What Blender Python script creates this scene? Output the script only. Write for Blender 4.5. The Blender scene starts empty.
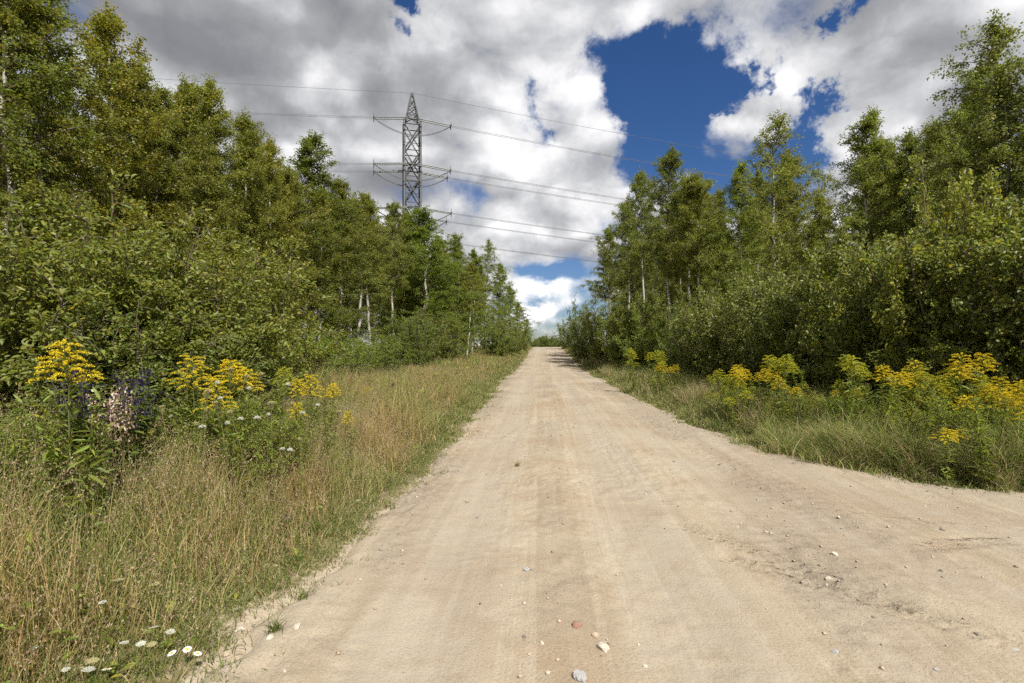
import bpy, math, random
import numpy as np
from math import radians, sin, cos, pi, sqrt, atan

S = bpy.context.scene
COL = S.collection
RS = np.random.RandomState(7)
random.seed(7)

# ------------------------------------------------------------------ camera frame
F = 512.0
HZ = 345.0                      # horizon row
EYE = 1.6
TH = atan(33 / 512)             # the road runs along +Y, the camera looks a little left of it
CT, ST = cos(TH), sin(TH)

def W(px, d):
    p = (px - 512) / F * d
    return p * CT - d * ST, p * ST + d * CT

def Ht(ytop, d):
    return EYE + (HZ - ytop) / F * d

def direction(px, py):
    v = np.array([(px - 512) / F, 1.0, (HZ - py) / F])
    w = np.array([v[0] * CT - v[1] * ST, v[0] * ST + v[1] * CT, v[2]])
    return w / np.linalg.norm(w)

# ------------------------------------------------------------------ noise
def _h(ix, iy, s):
    n = (ix.astype(np.int64) * 374761393 + iy.astype(np.int64) * 668265263 + s * 1442695041) & 0x7fffffff
    n = ((n ^ (n >> 13)) * 1274126177) & 0x7fffffff
    n = (n ^ (n >> 16)) & 0xffff
    return n / 65535.0

def vnoise(x, y, s=0):
    x = np.asarray(x, float); y = np.asarray(y, float)
    ix = np.floor(x); iy = np.floor(y); fx = x - ix; fy = y - iy
    fx = fx * fx * (3 - 2 * fx); fy = fy * fy * (3 - 2 * fy)
    a = _h(ix, iy, s); b = _h(ix + 1, iy, s); c = _h(ix, iy + 1, s); d = _h(ix + 1, iy + 1, s)
    return (a * (1 - fx) + b * fx) * (1 - fy) + (c * (1 - fx) + d * fx) * fy

def fbm(x, y, s=0, o=4):
    t = 0; a = .5
    for i in range(o):
        t = t + a * vnoise(x * 2 ** i, y * 2 ** i, s + i * 17); a *= .5
    return t

def sst(a, b, x):
    t = np.clip((np.asarray(x, float) - a) / (b - a), 0, 1)
    return t * t * (3 - 2 * t)

# ------------------------------------------------------------------ terrain functions
def rise(y):
    y = np.asarray(y, float)
    return 1.27 * sst(30, 86, y) - 3.2 * sst(86, 150, y)

EDGE_Y = np.array([-4, 2.0, 3.2, 4.2, 5.0, 5.35, 5.7, 6.0, 6.8, 8.0, 10.5, 15, 30, 60, 400])
EDGE_X = np.array([60, 40, 22, 14, 8.6, 6.6, 5.2, 4.6, 3.95, 3.4, 3.05, 2.75, 2.6, 2.5, 2.5])
def x_right(y):
    y = np.asarray(y, float)
    return np.interp(y, EDGE_Y, EDGE_X) + .35 * (vnoise(y * .9, y * 0, 5) - .5) * sst(5, 7, y) + .16 * (vnoise(y * 4, y * 0, 6) - .5)
def x_left(y):
    y = np.asarray(y, float)
    return -1.60 - .32 * sst(12, 25, y) + .12 * sst(2.8, 3.8, y) * sst(11, 7, y) + .3 * (vnoise(y * 1.1, y * 0, 8) - .5) + .14 * (vnoise(y * 5, y * 0, 9) - .5) + .02 * sst(4.2, 3.0, y)

def off_road(x, y):
    """distance outside the road (negative inside)"""
    return np.maximum(x_left(y) - x, x - x_right(y))

def gz(x, y):
    x = np.asarray(x, float); y = np.asarray(y, float)
    o = off_road(x, y)
    left = sst(0.1, 1.8, x_left(y) - x) * .28
    right = sst(0.1, 2.5, x - x_right(y)) * .12
    z = rise(y) + left + right
    z = z + (fbm(x * .6, y * .6, 31) - .45) * .16 * sst(0, 1.2, o)
    z = z + (fbm(x * .06, y * .06, 33, 3) - .45) * 1.2 * sst(6, 25, o)
    z = z + .02 * sst(-.05, .25, o) - .07 * sst(.05, -.25, o)
    return z

def rut(x, y):
    """height of the driven surface"""
    x = np.asarray(x, float); y = np.asarray(y, float)
    z = rise(y)
    near = sst(30, 8, y)
    for c, w, a in ((-.75, .32, .028), (.85, .34, .026), (2.1, .3, .014)):
        cc = c + .12 * (vnoise(y * .25, y * 0 + c, 3) - .5)
        z = z - a * np.exp(-((x - cc) / w) ** 2)
    # tracks that turn off to the side road
    for k, a in ((1.2, .02), (2.5, .024), (3.6, .016)):
        q = (x - k) - 13.0 / np.maximum(y - 1.0 + .0, .8) * .28 * k
        z = z - a * np.exp(-(q / .3) ** 2) * sst(14, 7, y)
    z = z + (fbm(x * 1.3, y * .4, 41) - .47) * .03
    z = z + (fbm(x * 9, y * .5, 49, 3) - .44) * .008 * near
    z = z + (fbm(x * 6, y * 5, 43, 3) - .44) * .026 * near * (.4 + 1.2 * sst(.4, .62, fbm(x * .8, y * .5, 45, 3)))
    z = z + (fbm(x * 22, y * 20, 47, 2) - .37) * .014 * near * (.3 + 1.4 * sst(.4, .62, fbm(x * .8, y * .5, 45, 3)))
    # tyre tread prints
    for cx, cy, ang, ln in ((3.35, 4.35, .25, .9), (4.3, 3.75, .3, 1.0), (2.2, 3.2, -.75, 2.6), (1.75, 3.9, -.95, 2.2), (3.0, 5.0, -.35, 1.6)):
        dx = x - cx; dy = y - cy
        u = dx * cos(ang) + dy * sin(ang); v = -dx * sin(ang) + dy * cos(ang)
        m = sst(.12, .09, np.abs(v)) * sst(ln * .5, ln * .4, np.abs(u))
        z = z + m * (-.020 + .014 * np.sign(np.sin(u * 95 + np.abs(v) * 40)))
    gm_ = grit_mask(x, y)
    z = z + gm_ * near * ((fbm(x * 16, y * 16, 53, 3) - .44) * .05 + .01)
    # crumbled shoulders
    o = off_road(x, y)
    z = z + .035 * sst(-.9, -.1, o) * vnoise(x * 5, y * 5, 51) * near - .05 * sst(-.12, .06, o)
    return z + .004

def track_mask(x, y):
    t = 0 * x
    for c, w in ((-.72, .42), (.92, .40)):
        cc = c + .12 * (vnoise(y * .25, y * 0 + c, 3) - .5)
        t = np.maximum(t, np.exp(-((x - cc) / w) ** 4))
    for k in (1.2, 1.9, 2.6, 3.5):
        q = (x - k) - 13.0 / np.maximum(y - 1.0, .8) * .28 * k
        t = np.maximum(t, .8 * np.exp(-(q / (.22 + .05 * k)) ** 4) * sst(16, 8, y))
    return t
def grit_mask(x, y):
    g_ = .38 * np.exp(-((x - .12) / .28) ** 2) + .8 * np.exp(-((off_road(x, y) + .3) / .3) ** 2) + .35 * sst(1.3, 2.0, x)
    g_ = 1.1 * g_ * (.3 + 1.2 * sst(.36, .6, fbm(x * 1.2, y * .6, 57, 3))) + .5 * sst(.5, .64, fbm(x * .9, y * .5, 58, 3))
    return np.clip(g_, 0, 1) * (1 - .7 * track_mask(x, y))

# ------------------------------------------------------------------ mesh helpers
def mesh(name, V, quads=None, tris=None, mat=None, col=None, smooth=False):
    me = bpy.data.meshes.new(name)
    V = np.asarray(V, np.float32).reshape(-1, 3)
    q = np.zeros((0, 4), np.int32) if quads is None or len(quads) == 0 else np.asarray(quads, np.int32).reshape(-1, 4)
    t = np.zeros((0, 3), np.int32) if tris is None or len(tris) == 0 else np.asarray(tris, np.int32).reshape(-1, 3)
    me.vertices.add(len(V)); me.vertices.foreach_set('co', V.ravel())
    me.loops.add(q.size + t.size)
    me.loops.foreach_set('vertex_index', np.concatenate([q.ravel(), t.ravel()]).astype(np.int32))
    me.polygons.add(len(q) + len(t))
    st = np.concatenate([np.arange(len(q)) * 4, q.size + np.arange(len(t)) * 3]).astype(np.int32)
    me.polygons.foreach_set('loop_start', st)
    if smooth:
        me.polygons.foreach_set('use_smooth', np.ones(len(st), bool))
    me.update(calc_edges=True)
    if col is not None:
        a = me.color_attributes.new('Col', 'FLOAT_COLOR', 'POINT')
        c = np.ones((len(V), 4), np.float32); c[:, :3] = np.asarray(col, np.float32).reshape(-1, 3)
        a.data.foreach_set('color', c.ravel())
    if mat: me.materials.append(mat)
    return me

class Geo:
    def __init__(s): s.v = []; s.q = []; s.t = []; s.c = []; s.n = 0
    def add(s, V, q=None, t=None, c=None):
        V = np.asarray(V, float).reshape(-1, 3)
        if q is not None and len(q): s.q.append(np.asarray(q).reshape(-1, 4) + s.n)
        if t is not None and len(t): s.t.append(np.asarray(t).reshape(-1, 3) + s.n)
        s.v.append(V)
        s.c.append(np.ones((len(V), 3)) if c is None else np.broadcast_to(np.asarray(c, float), (len(V), 3)))
        s.n += len(V)
    def tube(s, pts, r, k=6, c=None, cap=False):
        pts = np.asarray(pts, float); n = len(pts)
        r = np.broadcast_to(np.asarray(r, float), (n,))
        tg = np.gradient(pts, axis=0); tg /= np.linalg.norm(tg, axis=1)[:, None] + 1e-9
        m = np.abs(tg.mean(0))
        ref = np.eye(3)[int(np.argmin(m))]
        a = np.cross(tg, ref); a /= np.linalg.norm(a, axis=1)[:, None] + 1e-9
        b = np.cross(tg, a)
        th = np.arange(k) * 2 * pi / k + pi / k
        V = pts[:, None] + r[:, None, None] * (np.cos(th)[None, :, None] * a[:, None] + np.sin(th)[None, :, None] * b[:, None])
        i = np.arange(n - 1)[:, None] * k; j = np.arange(k)[None]; j2 = (j + 1) % k
        q = np.stack([i + j, i + j2, i + k + j2, i + k + j], -1).reshape(-1, 4)
        t = None
        V = V.reshape(-1, 3)
        if cap:
            V = np.vstack([V, pts[0], pts[-1]])
            jj = np.arange(k); e = (n - 1) * k
            t = np.vstack([np.stack([jj * 0 + n * k, (jj + 1) % k, jj], 1), np.stack([jj * 0 + n * k + 1, e + jj, e + (jj + 1) % k], 1)])
        s.add(V, q, t, c)
    def leaves(s, C, A, N, L, Wd, col, fold=0.0, six=False):
        """leaf blades: base C, axis A, normal N, length L, width Wd"""
        C = np.asarray(C, float); A = np.asarray(A, float); N = np.asarray(N, float)
        A = A / (np.linalg.norm(A, axis=1)[:, None] + 1e-9)
        B = np.cross(A, N); B /= np.linalg.norm(B, axis=1)[:, None] + 1e-9
        N = np.cross(B, A)
        n = len(C); L = np.broadcast_to(L, (n,))[:, None]; Wd = np.broadcast_to(Wd, (n,))[:, None] * .5
        if not six:
            V = np.stack([C, C + A * L * .42 + B * Wd, C + A * L, C + A * L * .42 - B * Wd], 1)
            q = np.arange(n)[:, None] * 4 + np.arange(4)[None]
            k = 4
        else:
            f = N * Wd * fold
            V = np.stack([C, C + A * L * .3 + B * Wd + f, C + A * L * .68 + B * Wd * .75 + f * .8, C + A * L - N * L * .1,
                          C + A * L * .68 - B * Wd * .75 + f * .8, C + A * L * .3 - B * Wd + f], 1)
            b = np.arange(n)[:, None] * 6
            q = np.concatenate([b + np.array([[0, 1, 2, 3]]), b + np.array([[0, 3, 4, 5]])])
            k = 6
        c = np.repeat(np.broadcast_to(col, (n, 3)), k, axis=0)
        s.add(V.reshape(-1, 3), q, None, c)
    def mesh(s, name, mat, smooth=False, col=True):
        V = np.vstack(s.v)
        return mesh(name, V, np.vstack(s.q) if s.q else None, np.vstack(s.t) if s.t else None, mat,
                    np.vstack(s.c) if col else None, smooth)

def link(name, data, parent=None, loc=None):
    o = bpy.data.objects.new(name, data); COL.objects.link(o)
    if parent: o.parent = parent
    if loc is not None: o.location = loc
    return o

def tag(o, label=None, cat=None, group=None, kind=None):
    if label: o['label'] = label
    if cat: o['category'] = cat
    if group: o['group'] = group
    if kind: o['kind'] = kind
    return o

def rnd_unit(n, rs):
    v = rs.normal(size=(n, 3)); return v / (np.linalg.norm(v, axis=1)[:, None] + 1e-9)

# ------------------------------------------------------------------ materials
class NT:
    def __init__(s, tree): s.t = tree; s.n = tree.nodes; s.l = tree.links
    def new(s, typ, **kw):
        n = s.n.new(typ)
        for k, v in kw.items(): setattr(n, k, v)
        return n
    def set(s, sock, v):
        if isinstance(v, bpy.types.NodeSocket): s.l.new(v, sock)
        elif v is not None: sock.default_value = v
    def math(s, op, a, b=None, c=None, clamp=False):
        n = s.new('ShaderNodeMath', operation=op, use_clamp=clamp)
        s.set(n.inputs[0], a)
        if b is not None: s.set(n.inputs[1], b)
        if c is not None: s.set(n.inputs[2], c)
        return n.outputs[0]
    def vec(s, op, a, b=None, scale=None):
        n = s.new('ShaderNodeVectorMath', operation=op)
        s.set(n.inputs[0], a)
        if b is not None: s.set(n.inputs[1], b)
        if scale is not None: s.set(n.inputs['Scale'], scale)
        return n.outputs['Value'] if op in ('DISTANCE', 'LENGTH', 'DOT_PRODUCT') else n.outputs['Vector']
    def maprange(s, v, a, b, c, d, smooth=False):
        n = s.new('ShaderNodeMapRange', interpolation_type='SMOOTHSTEP' if smooth else 'LINEAR')
        n.clamp = True
        s.set(n.inputs['Value'], v)
        for k, x in zip(('From Min', 'From Max', 'To Min', 'To Max'), (a, b, c, d)): s.set(n.inputs[k], x)
        return n.outputs['Result']
    def noise(s, vec, scale, detail=4, rough=.5, dist=0.0):
        n = s.new('ShaderNodeTexNoise'); s.set(n.inputs['Vector'], vec)
        n.inputs['Scale'].default_value = scale; n.inputs['Detail'].default_value = detail
        n.inputs['Roughness'].default_value = rough; n.inputs['Distortion'].default_value = dist
        return n.outputs[0]
    def mix(s, f, a, b, blend='MIX'):
        n = s.new('ShaderNodeMix', data_type='RGBA', blend_type=blend)
        s.set(n.inputs[0], f); s.set(n.inputs[6], a if isinstance(a, bpy.types.NodeSocket) else (*a, 1))
        s.set(n.inputs[7], b if isinstance(b, bpy.types.NodeSocket) else (*b, 1))
        return n.outputs[2]
    def ramp(s, f, stops):
        n = s.new('ShaderNodeValToRGB'); s.set(n.inputs[0], f)
        e = n.color_ramp.elements
        while len(e) < len(stops): e.new(.5)
        for el, (p, c) in zip(e, stops): el.position = p; el.color = (*c, 1)
        return n.outputs[0]

def new_mat(name):
    m = bpy.data.materials.new(name); m.use_nodes = True
    nt = NT(m.node_tree)
    b = nt.n['Principled BSDF']
    return m, nt, b

def leaf_mat(name, base, trans=.35, rough=.5, spec=.35, tcol=None):
    m, nt, b = new_mat(name)
    at = nt.new('ShaderNodeAttribute', attribute_name='Col').outputs['Color']
    oi = nt.new('ShaderNodeObjectInfo').outputs['Color']
    c = nt.mix(1.0, nt.mix(1.0, base, at, 'MULTIPLY'), oi, 'MULTIPLY')
    nt.set(b.inputs['Base Color'], c)
    b.inputs['Roughness'].default_value = rough
    b.inputs['Specular IOR Level'].default_value = spec
    tr = nt.new('ShaderNodeBsdfTranslucent')
    nt.set(tr.inputs['Color'], nt.mix(1.0, c, tcol or (1.12, 1.18, .65), 'MULTIPLY'))
    mx = nt.new('ShaderNodeMixShader'); mx.inputs[0].default_value = trans
    nt.l.new(b.outputs[0], mx.inputs[1]); nt.l.new(tr.outputs[0], mx.inputs[2])
    nt.l.new(mx.outputs[0], nt.n['Material Output'].inputs['Surface'])
    return m

def attr_mat(name, rough=.8, trans=0.0, spec=.2):
    m, nt, b = new_mat(name)
    at = nt.new('ShaderNodeAttribute', attribute_name='Col').outputs['Color']
    nt.set(b.inputs['Base Color'], at)
    b.inputs['Roughness'].default_value = rough
    b.inputs['Specular IOR Level'].default_value = spec
    if trans:
        tr = nt.new('ShaderNodeBsdfTranslucent'); nt.set(tr.inputs['Color'], at)
        mx = nt.new('ShaderNodeMixShader'); mx.inputs[0].default_value = trans
        nt.l.new(b.outputs[0], mx.inputs[1]); nt.l.new(tr.outputs[0], mx.inputs[2])
        nt.l.new(mx.outputs[0], nt.n['Material Output'].inputs['Surface'])
    return m

def plain_mat(name, c, rough=.7, metal=0.0, var=.25, scale=12):
    m, nt, b = new_mat(name)
    co = nt.new('ShaderNodeTexCoord').outputs['Object']
    n = nt.noise(co, scale, 4)
    nt.set(b.inputs['Base Color'], nt.mix(n, tuple(x * (1 - var) for x in c), tuple(x * (1 + var) for x in c)))
    b.inputs['Roughness'].default_value = rough; b.inputs['Metallic'].default_value = metal
    return m

M = {}
M['birch_leaf'] = leaf_mat('birch_leaf', (.188, .200, .043), .48, .48, .35)
M['bush_leaf'] = leaf_mat('bush_leaf', (.184, .201, .044), .46, .45, .4)
M['aspen_leaf'] = leaf_mat('aspen_leaf', (.172, .188, .047), .47, .42, .45)
M['weed_leaf'] = leaf_mat('weed_leaf', (.175, .215, .036), .42, .5, .3)
M['grass'] = attr_mat('grass_blade', .65, .42, .25)
M['floret'] = attr_mat('floret', .7, .25, .2)
M['stem'] = attr_mat('plant_stem', .7, 0, .2)

def bark():
    m, nt, b = new_mat('birch_bark')
    co = nt.new('ShaderNodeTexCoord').outputs['Object']
    mp = nt.new('ShaderNodeMapping'); nt.set(mp.inputs['Vector'], co); mp.inputs['Scale'].default_value = (5, 5, 16)
    n1 = nt.noise(mp.outputs[0], 1.6, 5, .65)
    n2 = nt.noise(co, 1.1, 3)
    w = nt.mix(n2, (.27, .25, .215), (.50, .47, .42))
    dark = nt.maprange(n1, .54, .62, 0, 1, True)
    c = nt.mix(dark, w, (.06, .05, .04))
    nt.set(b.inputs['Base Color'], c); b.inputs['Roughness'].default_value = .75
    bp = nt.new('ShaderNodeBump'); bp.inputs['Strength'].default_value = .5; nt.set(bp.inputs['Height'], n1)
    nt.l.new(bp.outputs[0], b.inputs['Normal'])
    return m
M['bark'] = bark()
M['twig'] = plain_mat('brown_twig', (.10, .075, .05), .8)
M['dry_wood'] = plain_mat('dead_wood', (.26, .23, .20), .85)
M['steel'] = plain_mat('weathered_steel', (.06, .062, .065), .6, 0.0)
M['glass_ins'] = plain_mat('insulator_glass', (.10, .11, .11), .4)
M['cable'] = plain_mat('cable_aluminium', (.11, .11, .115), .7, 0.0)
M['concrete'] = plain_mat('footing_concrete', (.36, .35, .33), .9)

def ground_mat():
    m, nt, b = new_mat('soil_and_litter')
    co = nt.new('ShaderNodeTexCoord').outputs['Object']
    n1 = nt.noise(co, .9, 6, .6); n2 = nt.noise(co, 14, 5, .6); n3 = nt.noise(co, 70, 3, .6)
    c = nt.ramp(n1, [(.3, (.085, .075, .04)), (.5, (.14, .12, .065)), (.7, (.09, .10, .035))])
    c = nt.mix(nt.maprange(n2, .42, .62, 0, .75, True), c, (.23, .185, .11))
    sa = nt.new('ShaderNodeAttribute', attribute_name='Col').outputs['Fac']
    sf = nt.maprange(nt.math('ADD', sa, nt.math('MULTIPLY', nt.math('SUBTRACT', n2, .5), 1.2)), .35, .7, 0, .9, True)
    c = nt.mix(sf, c, nt.mix(n3, (.24, .19, .135), (.42, .36, .28)))
    c = nt.mix(nt.maprange(n3, .58, .7, 0, .5, True), c, (.06, .05, .035))
    nt.set(b.inputs['Base Color'], c); b.inputs['Roughness'].default_value = .95
    b.inputs['Specular IOR Level'].default_value = .1
    bp = nt.new('ShaderNodeBump'); bp.inputs['Strength'].default_value = .8; bp.inputs['Distance'].default_value = .03
    nt.set(bp.inputs['Height'], n2); nt.l.new(bp.outputs[0], b.inputs['Normal'])
    return m
M['ground'] = ground_mat()

def road_mat():
    m, nt, b = new_mat('dusty_sand_road')
    co = nt.new('ShaderNodeTexCoord').outputs['Object']
    def scaled(v):
        mp = nt.new('ShaderNodeMapping'); nt.set(mp.inputs['Vector'], co); mp.inputs['Scale'].default_value = v
        return mp.outputs[0]
    st = nt.noise(scaled((1.5, .05, 1)), 2.0, 6, .62, .25)
    st2 = nt.noise(scaled((7, .10, 1)), 1.5, 6, .66, .15)
    big = nt.noise(co, .55, 5, .6, .4)
    mid = nt.noise(co, 3.4, 6, .65)
    grit = nt.noise(co, 85, 5, .75)
    spk = nt.noise(co, 48, 3, .55)
    peb = nt.new('ShaderNodeTexVoronoi'); nt.set(peb.inputs['Vector'], co); peb.inputs['Scale'].default_value = 30
    c = nt.ramp(st, [(.28, (0.260, 0.207, 0.143)), (.45, (0.305, 0.253, 0.182)), (.58, (0.341, 0.288, 0.215)), (.72, (0.377, 0.326, 0.250))])
    c = nt.mix(nt.maprange(big, .44, .64, 0, .8, True), c, (0.260, 0.188, 0.124))
    c = nt.mix(nt.maprange(st2, .50, .62, 0, .5, True), c, (0.371, 0.323, 0.248))
    c = nt.mix(nt.maprange(st2, .45, .34, 0, .32, True), c, (0.224, 0.175, 0.122))
    c = nt.mix(nt.maprange(mid, .5, .68, 0, .45, True), c, (0.229, 0.179, 0.123))
    c = nt.mix(nt.maprange(mid, .46, .30, 0, .35, True), c, (0.377, 0.333, 0.264))
    c = nt.mix(nt.maprange(grit, .52, .66, 0, .75, True), c, (0.153, 0.119, 0.085))
    c = nt.mix(nt.maprange(grit, .42, .28, 0, .5, True), c, (0.469, 0.423, 0.342))
    at = nt.new('ShaderNodeAttribute', attribute_name='Col'); ss = nt.new('ShaderNodeSeparateColor'); nt.l.new(at.outputs['Color'], ss.inputs[0])
    tr = nt.math('MULTIPLY', ss.outputs[0], nt.maprange(mid, .3, .6, 1, .35)); patch = nt.math('ADD', nt.math('MULTIPLY', ss.outputs[1], .95), .05)
    c = nt.mix(nt.math('MULTIPLY', tr, .75), c, (0.279, 0.247, 0.199))
    c = nt.mix(nt.math('MULTIPLY', patch, .65), c, nt.mix(mid, (0.174, 0.144, 0.109), (0.238, 0.206, 0.165)))
    c = nt.mix(nt.math('MULTIPLY', nt.maprange(spk, .58, .66, 0, .75, True), patch), c, (0.133, 0.106, 0.078))
    c = nt.mix(nt.math('MULTIPLY', nt.maprange(peb.outputs['Distance'], .16, .10, 0, .8, True), patch), c, (0.428, 0.392, 0.316))
    nt.set(b.inputs['Base Color'], c); b.inputs['Roughness'].default_value = .95
    b.inputs['Specular IOR Level'].default_value = .12
    h = nt.math('ADD', nt.math('MULTIPLY', mid, 1.0), nt.math('ADD', nt.math('MULTIPLY', grit, .4), nt.math('MULTIPLY', spk, .5)))
    h = nt.math('ADD', h, nt.math('MULTIPLY', nt.maprange(peb.outputs['Distance'], .2, .05, 0, .8, True), patch))
    bp = nt.new('ShaderNodeBump'); bp.inputs['Strength'].default_value = .6; bp.inputs['Distance'].default_value = .02
    nt.set(bp.inputs['Height'], h); nt.l.new(bp.outputs[0], b.inputs['Normal'])
    return m
M['road'] = road_mat()

def stone_mat(name, c, var=.3):
    m, nt, b = new_mat(name)
    co = nt.new('ShaderNodeTexCoord').outputs['Object']
    n = nt.noise(co, 30, 5, .65); n2 = nt.noise(co, 9, 3)
    k = nt.mix(n, tuple(x * (1 - var) for x in c), tuple(min(.8, x * (1 + var)) for x in c))
    k = nt.mix(nt.maprange(n2, .5, .7, 0, .5, True), k, (.44, .35, .24))
    nt.set(b.inputs['Base Color'], k); b.inputs['Roughness'].default_value = .9
    bp = nt.new('ShaderNodeBump'); bp.inputs['Strength'].default_value = .5; bp.inputs['Distance'].default_value = .01
    nt.set(bp.inputs['Height'], n); nt.l.new(bp.outputs[0], b.inputs['Normal'])
    return m

# ------------------------------------------------------------------ world: sky with clouds
SUN_AZ = radians(148)      # clockwise from +Y: behind the camera, to the right
SUN_EL = radians(50)
def build_world():
    w = bpy.data.worlds.new('World'); S.world = w; w.use_nodes = True
    nt = NT(w.node_tree); nt.n.clear()
    out = nt.new('ShaderNodeOutputWorld')
    sky = nt.new('ShaderNodeTexSky', sky_type='NISHITA', sun_disc=False)
    sky.sun_elevation = SUN_EL; sky.sun_rotation = SUN_AZ
    sky.air_density = 1.0; sky.dust_density = .4; sky.ozone_density = 1.6
    bs = nt.new('ShaderNodeBackground'); bs.inputs[1].default_value = SKY_STRENGTH
    hs = nt.new('ShaderNodeHueSaturation'); hs.inputs['Saturation'].default_value = 1.25
    nt.l.new(sky.outputs[0], hs.inputs['Color']); nt.l.new(nt.mix(1.0, hs.outputs[0], (.82, .90, 1.16), 'MULTIPLY'), bs.inputs[0])
    D = nt.vec('NORMALIZE', nt.new('ShaderNodeTexCoord').outputs['Generated'])
    sep = nt.new('ShaderNodeSeparateXYZ'); nt.l.new(D, sep.inputs[0])
    dz = nt.math('ADD', nt.math('MAXIMUM', sep.outputs[2], 0.0), .55)
    cmb = nt.new('ShaderNodeCombineXYZ')
    for i in range(3): nt.set(cmb.inputs[i], dz)
    P = nt.vec('DIVIDE', D, cmb.outputs[0])
    Q = nt.vec('MULTIPLY', P, (1.25, 1.25, 1.7))
    warp = nt.new('ShaderNodeTexNoise'); nt.set(warp.inputs['Vector'], Q); warp.inputs['Scale'].default_value = 3.0; warp.inputs['Detail'].default_value = 4
    Qw = nt.vec('ADD', Q, nt.vec('SCALE', nt.vec('SUBTRACT', warp.outputs['Color'], (.5, .5, .5)), scale=.22))
    def cloud(vec, det):
        a = nt.noise(vec, 2.4, det, .56)
        v = nt.new('ShaderNodeTexVoronoi', feature='SMOOTH_F1'); nt.set(v.inputs['Vector'], vec)
        v.inputs['Scale'].default_value = 5.0; v.inputs['Detail'].default_value = 1.0 if det > 6 else 0.0; v.inputs['Roughness'].default_value = .55; v.inputs['Smoothness'].default_value = .6
        return nt.math('SUBTRACT', nt.math('ADD', nt.math('MULTIPLY', a, .8), .32), nt.math('MULTIPLY', v.outputs['Distance'], .45))
    f = nt.math('ADD', cloud(Qw, 8), nt.math('MULTIPLY', nt.math('SUBTRACT', nt.noise(D, 13, 5, .68, .4), .5), .30))
    el = SUN_EL
    so = (0.07 * cos(el) * sin(SUN_AZ), 0.07 * cos(el) * cos(SUN_AZ), .10)
    f2 = cloud(nt.vec('ADD', Qw, so), 5)
    fl = nt.noise(nt.vec('ADD', Q, (3.3, 1.7, 0)), 1.1, 4, .5)
    wn = nt.new('ShaderNodeTexNoise'); nt.set(wn.inputs['Vector'], D); wn.inputs['Scale'].default_value = 5.0; wn.inputs['Detail'].default_value = 7; wn.inputs['Roughness'].default_value = .68
    D2 = nt.vec('ADD', D, nt.vec('SCALE', nt.vec('SUBTRACT', wn.outputs['Color'], (.5, .5, .5)), scale=.25))
    def blobs(lst):
        tot = None
        for px, py, r, wgt in lst:
            c = direction(px, py); r1 = np.linalg.norm(direction(px + r, py) - c)
            r2 = np.linalg.norm(direction(px, py + r) - c); rr = float((r1 + r2) / 2)
            dd = nt.vec('DISTANCE', D2, tuple(c))
            v = nt.maprange(dd, 0.0, rr, wgt, 0.0, True)
            tot = v if tot is None else nt.math('ADD', tot, v)
        return tot
    cover = blobs([(705, 62, 62, -.52), (668, 100, 75, -.50), (660, 165, 75, -.42), (735, 195, 90, -.42), (645, 60, 50, -.42), (610, 45, 30, -.3), (755, 82, 34, -.35), (700, 130, 40, -.3),
                   (850, 6, 40, -.8), (812, 104, 42, -.8), (775, 72, 26, -.45), (735, 88, 34, -.4), (795, 150, 42, -.5), (842, 172, 44, -.5), (800, 172, 55, -.45), (762, 165, 36, -.4), (570, 292, 50, -.34), (580, 330, 70, -.32), (528, 325, 40, -.25), (600, 225, 34, -.34), (540, 262, 26, -.15),
                   (410, 4, 26, -.55), (408, 40, 20, -.45), (536, 105, 30, -.4), (550, 136, 30, -.42), (640, 290, 80, -.3), (512, 322, 40, -.2),
                   (756, 118, 46, .62), (728, 128, 26, .2), (610, 130, 40, .25), (672, 122, 16, .18), (546, 316, 26, .5), (600, 150, 45, .16), (590, 200, 60, .22), (700, 12, 60, .15), (890, 90, 160, .3),
                   (300, 100, 300, .25)])
    dens = nt.math('ADD', nt.math('ADD', nt.math('MULTIPLY', nt.math('SUBTRACT', f, .5), 1.5), cover), .93)
    alpha = nt.maprange(dens, .32, .74, 0, 1, True)
    bright = blobs([(230, 50, 220, -.14), (390, 60, 120, -.06), (480, 90, 60, -.06), (330, 190, 140, -.16), (540, 205, 70, -.08), (870, 110, 150, .05), (960, 60, 160, .06), (760, 30, 120, .06), (140, 80, 70, .12),
                    (300, 150, 60, .20), (520, 150, 90, .28), (600, 100, 80, .24), (600, 200, 60, .22), (520, 270, 80, .22), (755, 110, 60, .26), (548, 318, 55, .45), (640, 20, 60, .12), (470, 30, 70, .06)])
    sh = nt.math('MULTIPLY', nt.math('SUBTRACT', f, f2), 1.8)
    b0 = nt.math('ADD', nt.math('ADD', nt.math('ADD', nt.math('MULTIPLY', bright, .85), .69), sh), nt.math('MULTIPLY', nt.math('SUBTRACT', fl, .5), .5))
    edge = nt.maprange(dens, .46, .72, .13, 0.0, True)
    b0 = nt.math('ADD', b0, edge)
    b0 = nt.maprange(b0, -.55, 1.3, 0, 1)
    cc = nt.ramp(b0, [(.0, (.13, .135, .145)), (.28, (.20, .205, .22)), (.44, (.29, .295, .31)), (.58, (.45, .455, .47)), (.72, (.68, .68, .69)), (.90, (.92, .92, .92))])
    bc = nt.new('ShaderNodeBackground'); nt.l.new(cc, bc.inputs[0]); bc.inputs[1].default_value = CLOUD_STRENGTH
    mx = nt.new('ShaderNodeMixShader')
    nt.l.new(alpha, mx.inputs[0]); nt.l.new(bs.outputs[0], mx.inputs[1]); nt.l.new(bc.outputs[0], mx.inputs[2])
    nt.l.new(mx.outputs[0], out.inputs[0])
SKY_STRENGTH = .042
CLOUD_STRENGTH = .80
build_world()

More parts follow.
